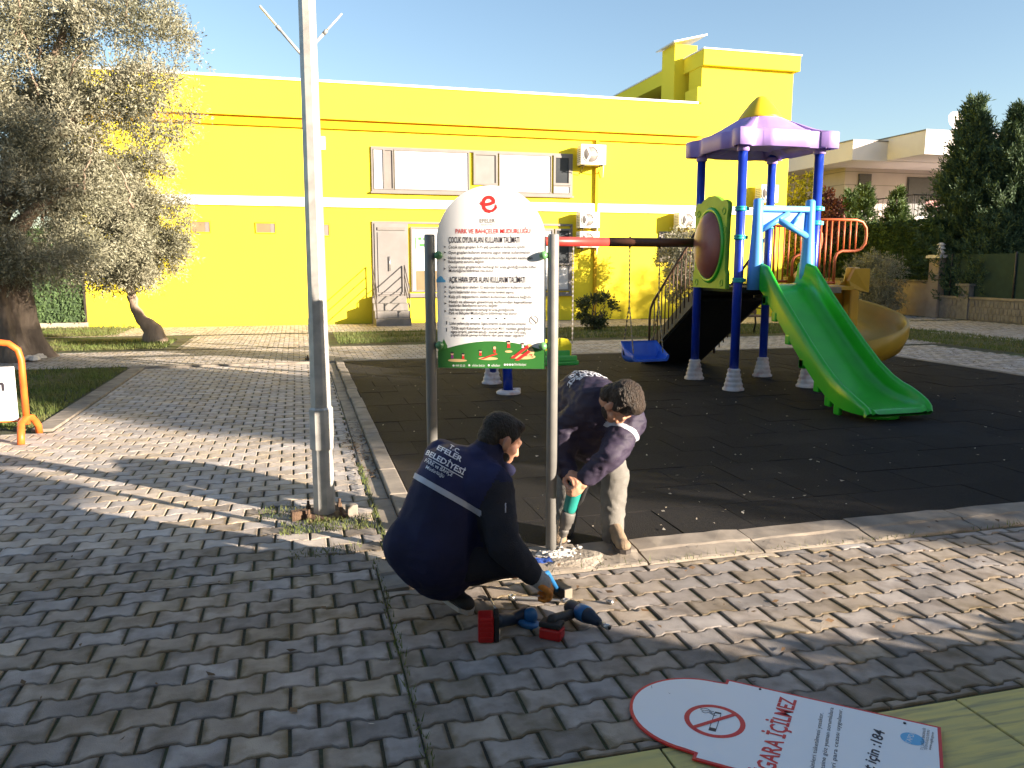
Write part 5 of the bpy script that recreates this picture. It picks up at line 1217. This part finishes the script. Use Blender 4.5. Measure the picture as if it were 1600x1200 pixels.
# ---- crouching worker, seen from behind
pa = thing('person', W3(gr(700, 948)), 'worker in navy jacket crouching with his back turned, white lettering on it', 'person', None)
J = lambda x, y, d: atD(x, y, d)
ch_, lo_ = J(710, 755, 3.66), J(681, 852, 3.62); shL, shR = J(690, 716, 3.78), J(770, 758, 3.55); nk = J(764, 706, 3.66); hd = J(783, 686, 3.68)
elR, wrR = J(787, 850, 3.50), J(832, 897, 3.55); elL, wrL = J(765, 815, 3.95), J(795, 862, 3.90)
HA = head_frame(hd, _Rt * .80 + _F * .38 - _U * .48, _U * .84 + _Rt * .42 + _F * .2)
hipR, hipL = J(695, 872, 3.60), J(678, 872, 3.78); knR, knL = J(800, 872, 3.62), J(790, 850, 3.95); ftR = gr(684, 918, .13); ftL = gr(722, 905, .08)
body = head_prims(HA) + [('cap', HA @ Vector((0, -.03, -.05)), .052, nk, .06), ('cap', nk, .07, ch_, .13), ('cap', ch_, .14, lo_, .14), ('cap', shL, .06, shR, .06), ('cap', shR, .055, elR, .045), ('cap', elR, .042, wrR, .03), ('cap', shL, .055, elL, .045), ('cap', elL, .042, wrL, .03),
        ('cap', hipR, .085, knR, .06), ('cap', knR, .055, ftR, .04), ('cap', hipL, .085, knL, .06), ('cap', knL, .055, ftL, .04)]
body += hand_prims(wrL, (wrL - elL), Vector((0, .3, -1)), 1.0, thumb=-1)
put(blob(body, .0065, 2), 'body', 'skin', pa)
hm = blob(hair_prims(HA, 1.0, -.004), .006, 2); wrinkle(hm, .003, lambda p: mnoise.noise(p * 90)); put(hm, 'hair', 'hair', pa)
bd = blob([('ell', HA @ Vector((0, .028, -.058)), (.0595, .055, .050), HA.to_3x3()), ('ell', HA @ Vector((0, .054, -.088)), (.0350, .0330, .0285), HA.to_3x3())], .005, 2); put(bd, 'beard', 'hair', pa)
jk = [('cap', ch_, .178, lo_, .205), ('cap', J(700, 735, 3.70), .12, J(752, 762, 3.58), .12), ('cap', shL, .085, shR, .088), ('cap', nk, .075, J(745, 735, 3.66), .13), ('cap', J(668, 858, 3.60), .175, J(692, 884, 3.66), .155), ('cap', J(735, 800, 3.66), .15, J(740, 860, 3.68), .15),
      ('cap', J(650, 852, 3.58), .142, J(676, 876, 3.58), .135), ('cap', shR, .088, elR, .078), ('cap', elR, .076, wrR, .052), ('cap', shL, .085, elL, .07), ('cap', elL, .068, wrL, .05), ('cap', J(782, 735, 3.70), .035, J(786, 800, 3.68), .06)]
jm = blob(jk, .011, 5); fo = fold(5.0, (1, 1, .55)); wrinkle(jm, .011, fo); wrinkle(jm, .004, fold(14, (1, 1, 1.4)))
bvA = BVHTree.FromPolygons([v.co.copy() for v in jm.vertices], [list(p.vertices) for p in jm.polygons])
s0, s1 = cast_px(bvA, 648, 743) or J(648, 743, 3.5), cast_px(bvA, 742, 797) or J(742, 797, 3.45)
sn = (s1 - s0).cross((s0 + s1) / 2 - CAM).normalized()
if sn.z < 0: sn = -sn
band = band_from(jm, (s0 + s1) / 2, sn, .0125, lambda c: pxof(c)[0] < 752 or (c - CAM).length > 3.75)
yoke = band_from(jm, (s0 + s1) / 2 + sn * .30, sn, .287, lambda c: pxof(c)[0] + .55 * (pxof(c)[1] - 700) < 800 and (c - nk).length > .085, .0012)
jo = put(jm, 'jacket', 'navy', pa); jm.materials.append(M['trousers_dark']); ba = Vector(ORG(pa))
def segd(p, a, b): d = b - a; t = max(0, min(1, (p - a).dot(d) / d.length_squared)); return (p - a - d * t).length
for pg_ in jm.polygons:
    c = Vector(pg_.center) + ba
    if min(segd(c, shR + (elR - shR) * .12, elR), segd(c, elR, wrR)) < .098: pg_.material_index = 1
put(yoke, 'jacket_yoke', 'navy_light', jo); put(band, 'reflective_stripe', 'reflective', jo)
px_text([('T.C.', (701, 701), (717, 711), 6.8, .0006), ('EFELER', (682, 703), (720, 723), 8, .0008), ('BELEDİYESİ', (664, 710), (724, 743), 8.6, .0008), ('PARK ve BAHÇE', (664, 722), (706, 745), 6, .0002), ('Müdürlüğü', (666, 732), (693, 747), 5.2, .0001)], bvA, 'letter_white', 'back_lettering', jo, .0055, 3.5)
u0, u1 = (664, 712.5), (723, 745.5); g = MB()
pts = [[], []]
for k in range(13):
    t = k / 12; x, y = u0[0] + (u1[0] - u0[0]) * t, u0[1] + (u1[1] - u0[1]) * t
    for r_, dy in ((0, 0), (1, 1.3)): q = cast_px(bvA, x, y + dy) or J(x, y + dy, 3.5); pts[r_].append(q - (q - CAM).normalized() * .005)
g.grid(pts, smooth=False); g.build('lettering_underline', 'letter_white', jo)
cl = blob([('cap', nk + Vector((0, 0, -.02)), .074, HA @ Vector((0, -.025, -.085)), .066), ('cap', J(772, 722, 3.64), .035, J(797, 735, 3.72), .028)], .009, 3); put(cl, 'collar', 'navy', jo)
g = MB(); zp = [cast_px(bvA, 790 + .5 * math.sin(y), y) for y in range(786, 803, 3)]; zp = [q for q in zp if q]
if len(zp) > 2: g.tube([W3(q) for q in zp], .003, 6); g.build('zip', 'reflective', jo)
tm = blob([('cap', hipR, .115, knR, .085), ('cap', knR, .082, ftR + Vector((0, 0, .03)), .055), ('cap', hipL, .115, knL, .085), ('cap', knL, .082, ftL + Vector((0, 0, .04)), .066), ('cap', hipR, .13, hipL, .13)], .011, 4); wrinkle(tm, .008, fold(9)); put(tm, 'trousers', 'trousers_dark', pa)
def shoe(name, heel, toe, parent, m_up, m_sole, s=1.0, lift=.0):
    d = toe - heel; d.normalize(); side_ = d.cross(Vector((0, 0, 1))).normalized(); up = side_.cross(d).normalized(); T = lambda a, b, c: heel + (d * a + side_ * b + up * c) * s; rot = Matrix((d, side_, up)).transposed()
    up_ = blob([('cap', T(.04, 0, .075), .042 * s, T(.04, 0, .105), .045 * s), ('ell', T(.05, 0, .05), (.055 * s, .038 * s, .05 * s), rot), ('ell', T(.15, 0, .045), (.085 * s, .042 * s, .042 * s), rot), ('ell', T(.225, 0, .036), (.052 * s, .044 * s, .033 * s), rot), ('cap', T(.06, 0, .085), .04 * s, T(.17, 0, .055), .034 * s)], .006, 3)
    uo = put(up_, name, m_up, parent)
    ol = [(-.012, .0), (-.004, .026), (.03, .036), (.10, .032), (.17, .042), (.23, .046), (.27, .030), (.285, .0)]; ol = ol + [(a, -b) for a, b in reversed(ol[1:-1])]
    MB().prism([(a * s, b * s) for a, b in reversed(ol)], .0, .022 * s, frame(heel, d, side_, up)).build('sole', m_sole, uo); 
    g = MB()
    for a, c in ((.10, .098), (.13, .086), (.16, .073)): g.tube([W3(T(a, -.032, c - .018)), W3(T(a, -.015, c)), W3(T(a, .015, c)), W3(T(a, .032, c - .018))], .004 * s, 6)
    g.build('lace', m_sole, uo); return uo
shoe('shoe', gr(662, 913, .105), gr(738, 960, .008), pa, 'shoe_dark', 'sole_pale', 1.0)
shoe('shoe', gr(712, 908, .04), gr(772, 898, .0), pa, 'shoe_dark', 'sole_dark', 1.0)
gd = (J(862, 921, 3.58) - wrR)
gl = blob(hand_prims(wrR + (wrR - elR).normalized() * .02, gd, Vector((.5, .1, -1)), 1.18, (.85, 1.1, .8), 1), .005, 2)
glo = put(gl, 'glove', 'glove_orange', pa)
cf = blob([('cap', wrR, .046, wrR + gd.normalized() * .065, .040)], .006, 2); wrinkle(cf, .002, lambda p: mnoise.noise(p * 60)); put(cf, 'glove_cuff', 'glove_white', glo)

# ---- bending worker with the hammer drill
pb = thing('person', W3(gr(930, 858)), 'worker in dark jacket and grey trousers bending down over a hammer drill', 'person')
pel, mb_, cst = J(900, 638, 4.78), J(912, 622, 4.66), J(934, 636, 4.48); shRb, shLb = J(886, 668, 4.50), J(984, 658, 4.40); nkb = J(948, 632, 4.40); hdb = J(966, 630, 4.28)
elRb, wrRb = J(878, 716, 4.44), J(889, 741, 4.36); elLb, wrLb = J(955, 712, 4.26), J(916, 747, 4.28)
HB = head_frame(hdb, _Rt * .30 - _U * .93 - _F * .12, _Rt * .72 - _F * .60 + _U * .25)
hLb, hRb = J(922, 655, 4.72), J(893, 655, 4.84); kLb, kRb = J(960, 742, 4.60), J(890, 748, 4.70); aL, aR = J(957, 836, 4.58), J(880, 822, 4.72)
tipD = Vector((1.352, 4.035, .045)); 
grip0, grip1 = J(907, 742, 4.30), J(893, 778, 4.31)
body = head_prims(HB) + [('cap', HB @ Vector((0, -.03, -.05)), .052, nkb, .06), ('cap', nkb, .07, cst, .12), ('cap', cst, .13, mb_, .13), ('cap', mb_, .12, pel, .12), ('cap', shRb, .055, elRb, .045), ('cap', elRb, .042, wrRb, .030), ('cap', shLb, .055, elLb, .045), ('cap', elLb, .042, wrLb, .030), ('cap', shRb, .06, shLb, .06),
        ('cap', hLb, .085, kLb, .058), ('cap', kLb, .054, aL, .040), ('cap', hRb, .085, kRb, .058), ('cap', kRb, .054, aR, .040)]
body += hand_prims(wrLb, J(897, 775, 4.26) - wrLb, (grip0 - wrLb) + Vector((-.05, .06, 0)), 1.0, (.5, .9, .7), 1)
body += hand_prims(wrRb, J(900, 745, 4.27) - wrRb, Vector((.2, -.1, -1)), 1.0, (.5, 1.0, .8), -1)
put(blob(body, .0058, 2), 'body', 'skin', pb)
hm = blob(hair_prims(HB, 1.03, .018), .006, 1); wrinkle(hm, .0045, lambda p: mnoise.noise(p * 60) + .6 * mnoise.noise(p * 130)); put(hm, 'hair', 'hair_brown', pb)
put(blob([('ell', HB @ Vector((0, .028, -.060)), (.0595, .055, .048), HB.to_3x3()), ('ell', HB @ Vector((0, .054, -.088)), (.0350, .0330, .0285), HB.to_3x3())], .005, 2), 'beard', 'hair_brown', pb)
jk = [('cap', pel, .155, mb_, .16), ('cap', mb_, .158, cst, .158), ('cap', cst, .15, nkb, .09), ('cap', shRb, .088, J(934, 632, 4.45), .12), ('cap', J(934, 632, 4.45), .12, shLb, .085), ('cap', shRb, .088, elRb, .068), ('cap', elRb, .066, wrRb, .047), ('cap', shLb, .086, elLb, .070), ('cap', elLb, .068, wrLb, .046), ('cap', pel, .14, J(900, 672, 4.72), .12), ('cap', cst, .14, J(918, 690, 4.55), .115), ('cap', J(950, 650, 4.44), .12, J(945, 678, 4.52), .10)]
jm = blob(jk, .0095, 4); wrinkle(jm, .012, fold(9, (1, 1, 1.3))); wrinkle(jm, .008, fold(19, (.7, .7, 1.7)))
bvB = BVHTree.FromPolygons([v.co.copy() for v in jm.vertices], [list(p.vertices) for p in jm.polygons])
bq = (shLb + elLb) / 2 - (elLb - shLb) * .10; bn_ = (elLb - shLb).normalized()
band = band_from(jm, bq, bn_, .016, lambda c: (c - bq).length < .12)
jo = put(jm, 'jacket', 'navy_sheen', pb); put(band, 'reflective_stripe', 'reflective', jo)
# lettering across the upper back, lying on the jacket: cast straight down on to it
up_b = (cst - pel).normalized(); acr = (shLb - shRb).normalized(); acr = (acr - up_b * acr.dot(up_b)).normalized(); nb_ = acr.cross(up_b)
if nb_.z < 0: nb_ = -nb_; 
g = MB()
for body_, off_, hh, wd_ in (('T.C.', .075, .030, .07), ('EFELER', .04, .034, .17), ('BELEDİYESİ', .0, .036, .25), ('PARK ve BAHÇE', -.035, .024, .20), ('Müdürlüğü', -.065, .022, .13)):
    vs, fs = text_geo(body_, hh / .72, bold=.0015); x0 = min(v[0] for v in vs); w0 = max(v[0] for v in vs) - x0
    vs = [((v[0] - x0) * wd_ / w0 - wd_ / 2, v[1], 0) for v in vs]
    xax = -acr if (nb_.cross(-acr)).dot(up_b) > 0 else acr
    o, f = drape(vs, fs, frame(mb_.lerp(cst, .45) + up_b * off_ + nb_ * .2, xax, up_b, nb_), bvB, -nb_, .004); g.add(o, f)
g.build('back_lettering', 'letter_white', jo)
tm = blob([('cap', hLb, .10, kLb, .085), ('cap', kLb, .078, aL, .060), ('cap', hRb, .095, kRb, .085), ('cap', kRb, .08, aR, .066), ('cap', hLb, .10, hRb, .095)], .010, 3); wrinkle(tm, .009, fold(11, (1, 1, 1.5))); wrinkle(tm, .003, fold(30, (1, 1, 2))); put(tm, 'trousers', 'trousers_grey', pb)
fd = (-_F * .96 + _Rt * .16); hl = aL.copy(); hl.z = .042; hl = hl + _F * .035; shoe('shoe', hl, hl + fd * .28, pb, 'shoe_tan', 'sole_dark', .98)
hr = aR.copy(); hr.z = .028; hr = hr + _F * .035; shoe('shoe', hr, hr - _F * .27 - _Rt * .04, pb, 'shoe_tan', 'sole_dark', .98)

# ================================================================== TOOLS
# hammer drill held by the bending worker
hd_ = thing('hammer_drill', W3(tipD), 'teal and grey hammer drill held upright against the sign post foot', 'drill')
dv = (J(899, 762, 4.32) - tipD).normalized(); L_ = (J(899, 762, 4.32) - tipD).length
MB().tube([W3(tipD), W3(tipD + dv * .12)], .0065, 8).build('drill_bit', 'steel', hd_)
MB().tube([W3(tipD + dv * k) for k in (.075, .085, .10, .105, .12, .13)], [.012, .022, .022, .028, .028, .024], 16).build('chuck', 'tool_grey', hd_)
MB().tube([W3(tipD + dv * k) for k in (.13, .14, .17, .175, .225, .235)], [.027, .034, .034, .040, .040, .036], 18).build('gear_housing', 'tool_grey', hd_)
bx_ = blob([('cap', tipD + dv * .255, .037, tipD + dv * .39, .042), ('cap', tipD + dv * .40, .036, tipD + dv * .43, .030)], .006, 2); put(bx_, 'motor_housing', 'tool_teal', hd_)
hn = blob([('cap', tipD + dv * .43 + _Rt * .01, .022, tipD + dv * .40 + _Rt * .055, .017), ('cap', tipD + dv * .40 + _Rt * .055, .017, tipD + dv * .30 + _Rt * .048, .016), ('cap', tipD + dv * .30 + _Rt * .048, .016, tipD + dv * .27 + _Rt * .02, .018)], .005, 2); put(hn, 'handle', 'tool_black', hd_)
# cordless angle grinder
def gtool(name, label, cat): return thing(name, label[1], label[0], cat)
ag = thing('angle_grinder', W3(gr(790, 990)), 'cordless angle grinder with blue head and upright red battery', 'power tool')
b0 = gr(762, 1004); rotb = Matrix.Rotation(R(-12), 3, 'Z')
MB().box((0, 0, 0), (.068, .085, .115), mx=Matrix.Translation(b0 + Vector((0, .03, .06))) @ rotb.to_4x4(), bev=.01).build('battery', 'tool_red', ag)
g = MB()
for k in range(4): g.box((0, 0, 0), (.050, .006, .010), mx=Matrix.Translation(b0 + Vector((0, .03, .025 + .022 * k))) @ rotb.to_4x4() @ Matrix.Translation((0, -.043, 0)), bev=.002)
g.build('battery_rib', 'tool_red', ag)
MB().box((0, 0, 0), (.022, .088, .118), mx=Matrix.Translation(b0 + Vector((.046, .025, .062))) @ rotb.to_4x4(), bev=.006).build('battery_shoe', 'tool_black', ag)
p0, p1, p2 = b0 + Vector((.05, .03, .08)), J(800, 968, 3.58), J(822, 958, 3.62)
put(blob([('cap', p0, .032, p1, .026), ('cap', p1, .026, p2, .030)], .006, 2), 'body', 'tool_navy', ag)
p3 = J(829, 962, 3.60)
hx = (p3 - p1).normalized(); put(blob([('ell', p3, (.034, .032, .040), None), ('cap', p3, .028, p3 - Vector((0, 0, .03)), .026)], .006, 2), 'gear_head', 'tool_blue', ag)
MB().lathe([(.012, -.045), (.055, -.045), (.058, -.03), (.05, -.022), (.03, -.02)], 22, Matrix.Translation(p3) @ Matrix.Rotation(R(18), 4, 'Y')).build('disc_guard', 'tool_blue', ag)
g = MB(); q = J(790, 974, 3.50); put_text(g, 'BOSCH', .02, frame(p0.lerp(p1, .35) - (p1 - CAM).normalized() * .031, (p1 - p0).normalized(), Vector((0, 0, 1)).cross((p1 - p0).normalized()).cross((p1 - p0).normalized()) * -1, -(p1 - CAM).normalized())); g.build('maker_lettering', 'letter_white', ag)
# cordless impact driver
im = thing('impact_driver', W3(gr(900, 990)), 'cordless impact driver with red battery and a chrome socket in its nose', 'power tool')
c0 = gr(866, 1002); rot2 = Matrix.Rotation(R(-38), 3, 'Z')
MB().box((0, 0, 0), (.10, .065, .050), mx=Matrix.Translation(c0 + Vector((.0, .03, .028))) @ rot2.to_4x4(), bev=.01).build('battery', 'tool_red', im)
MB().box((0, 0, 0), (.098, .066, .022), mx=Matrix.Translation(c0 + Vector((.0, .035, .065))) @ rot2.to_4x4(), bev=.006).build('battery_shoe', 'tool_black', im)
h0, h1 = c0 + Vector((.005, .045, .075)), J(897, 958, 3.62); put(blob([('cap', h0, .026, h1, .022)], .006, 2), 'grip', 'tool_black', im)
m0, m1, m2 = J(893, 949, 3.66), J(920, 962, 3.56), J(934, 971, 3.52)
put(blob([('cap', m0, .036, m1, .036), ('cap', m1, .034, m2, .022)], .006, 2), 'motor_housing', 'tool_navy', im)
MB().tube([W3(m0.lerp(m1, t)) for t in (.45, .5, .9, .95)], [.034, .0385, .0385, .034], 20).build('housing_band', 'tool_blue', im)
e_ = (m2 - m0).normalized(); MB().tube([W3(m2), W3(m2 + e_ * .03), W3(m2 + e_ * .032), W3(m2 + e_ * .075)], [.009, .009, .0125, .0125], 12).build('socket', 'steel', im)
MB().ball(m2 + e_ * .0755, .0075, 8, 6, sc=(1, 1, 1)).build('socket_hole', 'tool_black', im)
MB().ball(h1 + Vector((.02, -.02, .0)), .014).build('trigger', 'tool_red', im)
# club hammer
ch2 = thing('club_hammer', W3(gr(868, 900)), 'club hammer with dark steel head and blue handle by the sign post', 'hammer')
a_, b_ = J(868, 885, 3.92), J(886, 897, 3.84); d_ = (b_ - a_); d_.z = 0; d_.normalize(); sd_ = Vector((-d_.y, d_.x, 0)); fm = frame(a_.lerp(b_, .5), d_, sd_, Vector((0, 0, 1))); fm.translation.z = .035
MB().box((0, 0, 0), (.125, .052, .056), mx=fm, bev=.008).build('head', 'tool_black', ch2)
MB().box((.061, 0, 0), (.008, .046, .050), mx=fm, bev=.003).build('striking_face', 'stringer', ch2)
MB().tube([W3(fm @ Vector((0, -.02, .0))), W3(J(855, 895, 3.78)), W3(J(838, 902, 3.72))], [.014, .016, .015], 12, sq=.8).build('handle', 'tool_blue', ch2)
# spanner, small steel bits
sp_ = thing('spanner', W3(gr(840, 937)), 'chrome combination spanner lying under the glove', 'spanner')
w0, w1 = gr(803, 934, .03), gr(880, 938, .02); dw = (w1 - w0).normalized(); sw = Vector((-dw.y, dw.x, 0))
MB().box((0, 0, 0), ((w1 - w0).length, .016, .007), mx=frame(w0.lerp(w1, .5), dw, sw, Vector((0, 0, 1))), bev=.002).build('shank', 'steel', sp_)
MB().lathe([(.010, -.007), (.019, -.007), (.019, .007), (.010, .007), (.010, -.007)], 14, Matrix.Translation(w1 + dw * .012), cap=False).build('ring_end', 'steel', sp_)
MB().lathe([(.008, -.006), (.018, -.006), (.018, .012), (.008, .012), (.008, -.006)], 14, Matrix.Translation(w0 - dw * .01), cap=False).build('socket_end', 'steel', sp_)
for a, b, lab in (((767, 936), (777, 956), 'thin bright steel pin lying between shoe and grinder'), ((781, 985), (779, 1002), 'thin bright steel pin lying beside the grinder battery')):
    p, q = gr(*a, .012), gr(*b, .006); tag(MB().tube([W3(p), W3(q)], .0045, 8).build('steel_pin', 'steel'), lab, 'pin', 'loose steel pins')
p, q = gr(947, 940, .012), gr(958, 941, .012); tag(MB().tube([W3(p), W3(p.lerp(q, .55)), W3(p.lerp(q, .56)), W3(q)], [.006, .006, .012, .012], 8).build('anchor_bolt', 'steel'), 'small steel anchor bolt lying alone on the sunlit pavers', 'bolt')
# concrete footing, dust and a blue rag at the post foot
ft = thing('concrete_footing', (1.42, 4.0, 0), 'rough broken concrete footing round the sign post', 'footing')
g = MB(); rows = []
for j in range(6):
    t = j / 5; rows.append([(1.40 + (.20 - .10 * t) * (1 + .25 * mnoise.noise((math.cos(a) * 2, math.sin(a) * 2, j * .7))) * math.cos(a) * 1.2, 3.93 + (.13 - .06 * t) * (1 + .25 * mnoise.noise((math.cos(a) * 2, math.sin(a) * 2, 5 + j))) * math.sin(a), -.02 + .062 * t ** .6 + .006 * mnoise.noise((a * 3, j, 1))) for a in [2 * math.pi * k / 26 for k in range(26)]])
g.grid(rows, smooth=False, closed=True); g.f.append(tuple(range(5 * 26, 6 * 26))); g.sm.append(False); g.build('footing_mass', 'concrete', ft)
g = MB(); rr2 = random.Random(9)
for k in range(60):
    a = rr2.random() * 6.28; r_ = abs(rr2.gauss(0, .06)); s = rr2.uniform(.004, .016); g.ball((1.335 + r_ * math.cos(a) * 1.3, 3.975 + r_ * math.sin(a), .050 + s * .2), s, 6, 4, sc=(1.3, 1, .5))
rows = []
for j in range(5):
    t = j / 4; rows.append([(1.325 + (.10 - .065 * t) * (1 + .5 * mnoise.noise((math.cos(a) * 2.2, math.sin(a) * 2.2, 4))) * math.cos(a) * 1.15, 3.985 + (.075 - .045 * t) * (1 + .5 * mnoise.noise((math.cos(a) * 2.2, math.sin(a) * 2.2, 4))) * math.sin(a), .040 + .020 * t) for a in [2 * math.pi * k / 24 for k in range(24)]])
g.grid(rows, closed=True)
tag(g.build('concrete_dust', 'plaster_dust'), 'white concrete dust heaped round the drilled post foot', 'dust', kind='stuff')
rg_ = J(848, 866, 4.18); g = MB(); rows = []
for i in range(8): rows.append([(rg_.x - .05 + .014 * i, rg_.y - .035 + .012 * j, .055 + .022 * abs(mnoise.noise((i * .7, j * .9, 3))) + .012) for j in range(7)])
g.grid(rows); tag(g.build('blue_rag', 'blue_rag'), 'crumpled blue rag beside the foot of the sign post', 'rag')

# ================================================================== ADDED SHADE CASTERS BESIDE AND BEHIND THE VIEWPOINT (unseen, shaped for their shadows)
sd2 = Vector((SDIR.x, SDIR.y, 0)).normalized(); nd2 = Vector((-sd2.y, sd2.x, 0)); 
def us(u, s): return sd2 * s + nd2 * u
U_LOW, U_UP = 3.2, 3.66
c1 = us(U_LOW, 7.5); c2 = us(U_UP, 7.5)
hb = thing('shade_house', (c1.x - 4, c1.y - 4, 0), 'added unseen block shaped as a two-storey house, shading the foreground', 'house')  # added house shape, unseen; sized and placed for the foreground shade edge
MB().b2(c1.x - 16, c1.x, c1.y - 9, c1.y, -.1, 3.05).build('wall', 'house_wall', hb)
MB().b2(c2.x - 16.6, c2.x, c2.y - 9.8, c2.y, 3.05, 8.9).build('upper_floor', 'house_white', hb)  # wider upper storey shaped to keep the left sign post in shade
MB().b2(c2.x - 16.9, c2.x + .0, c2.y - 10, c2.y, 8.9, 9.1).build('roof', 'frame_grey', hb)
for k in range(7):
    wv = MB().b2(c2.x - 2.2 - 2.2 * k, c2.x - .9 - 2.2 * k, c2.y - .01, c2.y + .015, 4.4, 5.8).build('window', 'frame_grey', hb)
    MB().b2(c2.x - 2.1 - 2.2 * k, c2.x - 1.0 - 2.2 * k, c2.y + .012, c2.y + .03, 4.5, 5.7).build('pane', 'dark_glass', wv)
for k, (u, h) in enumerate(((3.28, .95), (3.74, .8), (4.3, .6))):
    p = us(u, 3.9 + .2 * k); sh_ = shrub('shade_shrub', Vector((p.x, p.y, 0)), h, .5, 1300, 'shrub_leaf', ('added unseen round shrub casting shade, closest to the two-storey block', 'added unseen round shrub casting shade, between two others', 'added unseen round shrub casting shade, lowest of three')[k], 'added shrubs shading the front paving', seed=21 + k, gap=0, lobes=[((p.x, p.y, h * .5), (.44, .44, h * .44))]); MB().ball((p.x, p.y, h * .5), .42, 20, 14, sc=(1, 1, h * 1.05)).build('leaf_mass', 'shrub_leaf', sh_)  # added shrubs, unseen; solid cores throw the bumped shadow on the front paving
for k, (u, s, h, r) in enumerate(((6.75, 10.5, 9.2, 1.0), (7.6, 11.5, 9.6, .98))):
    p = us(u, s); conifer(Vector((p.x, p.y, 0)), h, r * 1.25, 5200, 'conifer', ('added unseen cypress on the right casting shade, nearer the kerb' if k == 0 else 'added unseen cypress on the right casting shade, further from the kerb'), 30 + k, group='added cypresses casting shade', z0=.0, dense=True)  # added cypresses, unseen; height and width set for the shade band they cast
he = thing('shade_house_right', (26, 4, 0), 'added unseen flat-roofed house shape shading the play area', 'house')  # added house, unseen; height set to shade the lower play tower
MB().b2(21.5, 32, -9.3, 4.4, -.1, 6.2).build('wall', 'house_wall', he)
MB().b2(21.2, 32.3, -9.6, 4.7, 6.2, 6.4).build('roof', 'house_white', he)
for k in range(3):
    wv = MB().b2(21.46, 21.52, -4 + 2.7 * k, -2.6 + 2.7 * k, 3.2, 4.6).build('window', 'frame_grey', he)
    MB().b2(21.44, 21.47, -3.9 + 2.7 * k, -2.7 + 2.7 * k, 3.3, 4.5).build('pane', 'dark_glass', wv)

hf2 = thing('shade_house_low', (31, 11, 0), 'added unseen low house shape shading the conifers on the right', 'house')  # added house, unseen; keeps the lower part of the conifers shaded
MB().b2(26.5, 36, 5.2, 17, -.1, 5.0).build('wall', 'house_wall', hf2)
MB().b2(26.2, 36.3, 4.9, 17.3, 5.0, 5.2).build('roof', 'house_white', hf2)
for k in range(3):
    wv = MB().b2(26.46, 26.52, 6.4 + 3.2 * k, 8.0 + 3.2 * k, 1.4, 2.8).build('window', 'frame_grey', hf2)
    MB().b2(26.44, 26.47, 6.5 + 3.2 * k, 7.9 + 3.2 * k, 1.5, 2.7).build('pane', 'dark_glass', wv)
for k, (x, y, lab) in enumerate(((22.3, 6.6, 'added unseen loose-crowned tree dappling the facade, next to the flat-roofed block'), (22.6, 9.2, 'added unseen loose-crowned tree dappling the facade, between two others'), (22.2, 11.8, 'added unseen loose-crowned tree dappling the facade, nearest the tall conifers'))):  # added trees, unseen; loose crowns give the facade partial shade
    t = thing('shade_tree', (x, y, 0), lab, 'tree', 'added trees dappling the facade')
    g = MB(); limb(g, [(x, y, -.1), (x + .05, y, 1.2), (x, y + .05, 2.4)], .13, .07, sd=k + 60); g.build('trunk', 'bark', t)
    g = MB()
    for j in range(6): a = j * 1.05; limb(g, [(x, y, 1.9 + .1 * j), (x + .7 * math.cos(a), y + .7 * math.sin(a), 3.2 + .2 * j)], .05, .012, sd=70 + j, seg=6)
    g.build('limb', 'bark', t)
    P, D = crown_points([((x, y, 3.5), (1.35, 1.35, 1.75)), ((x, y + .6, 2.6), (1.0, 1.0, 1.1))], 2000, .2, .2, 1.2, 40 + k)
    V, F = leaf_cloud(P, D, 9, .28, .10, .022, .8); np_mesh('crown', V, F, 'shrub_leaf', t)
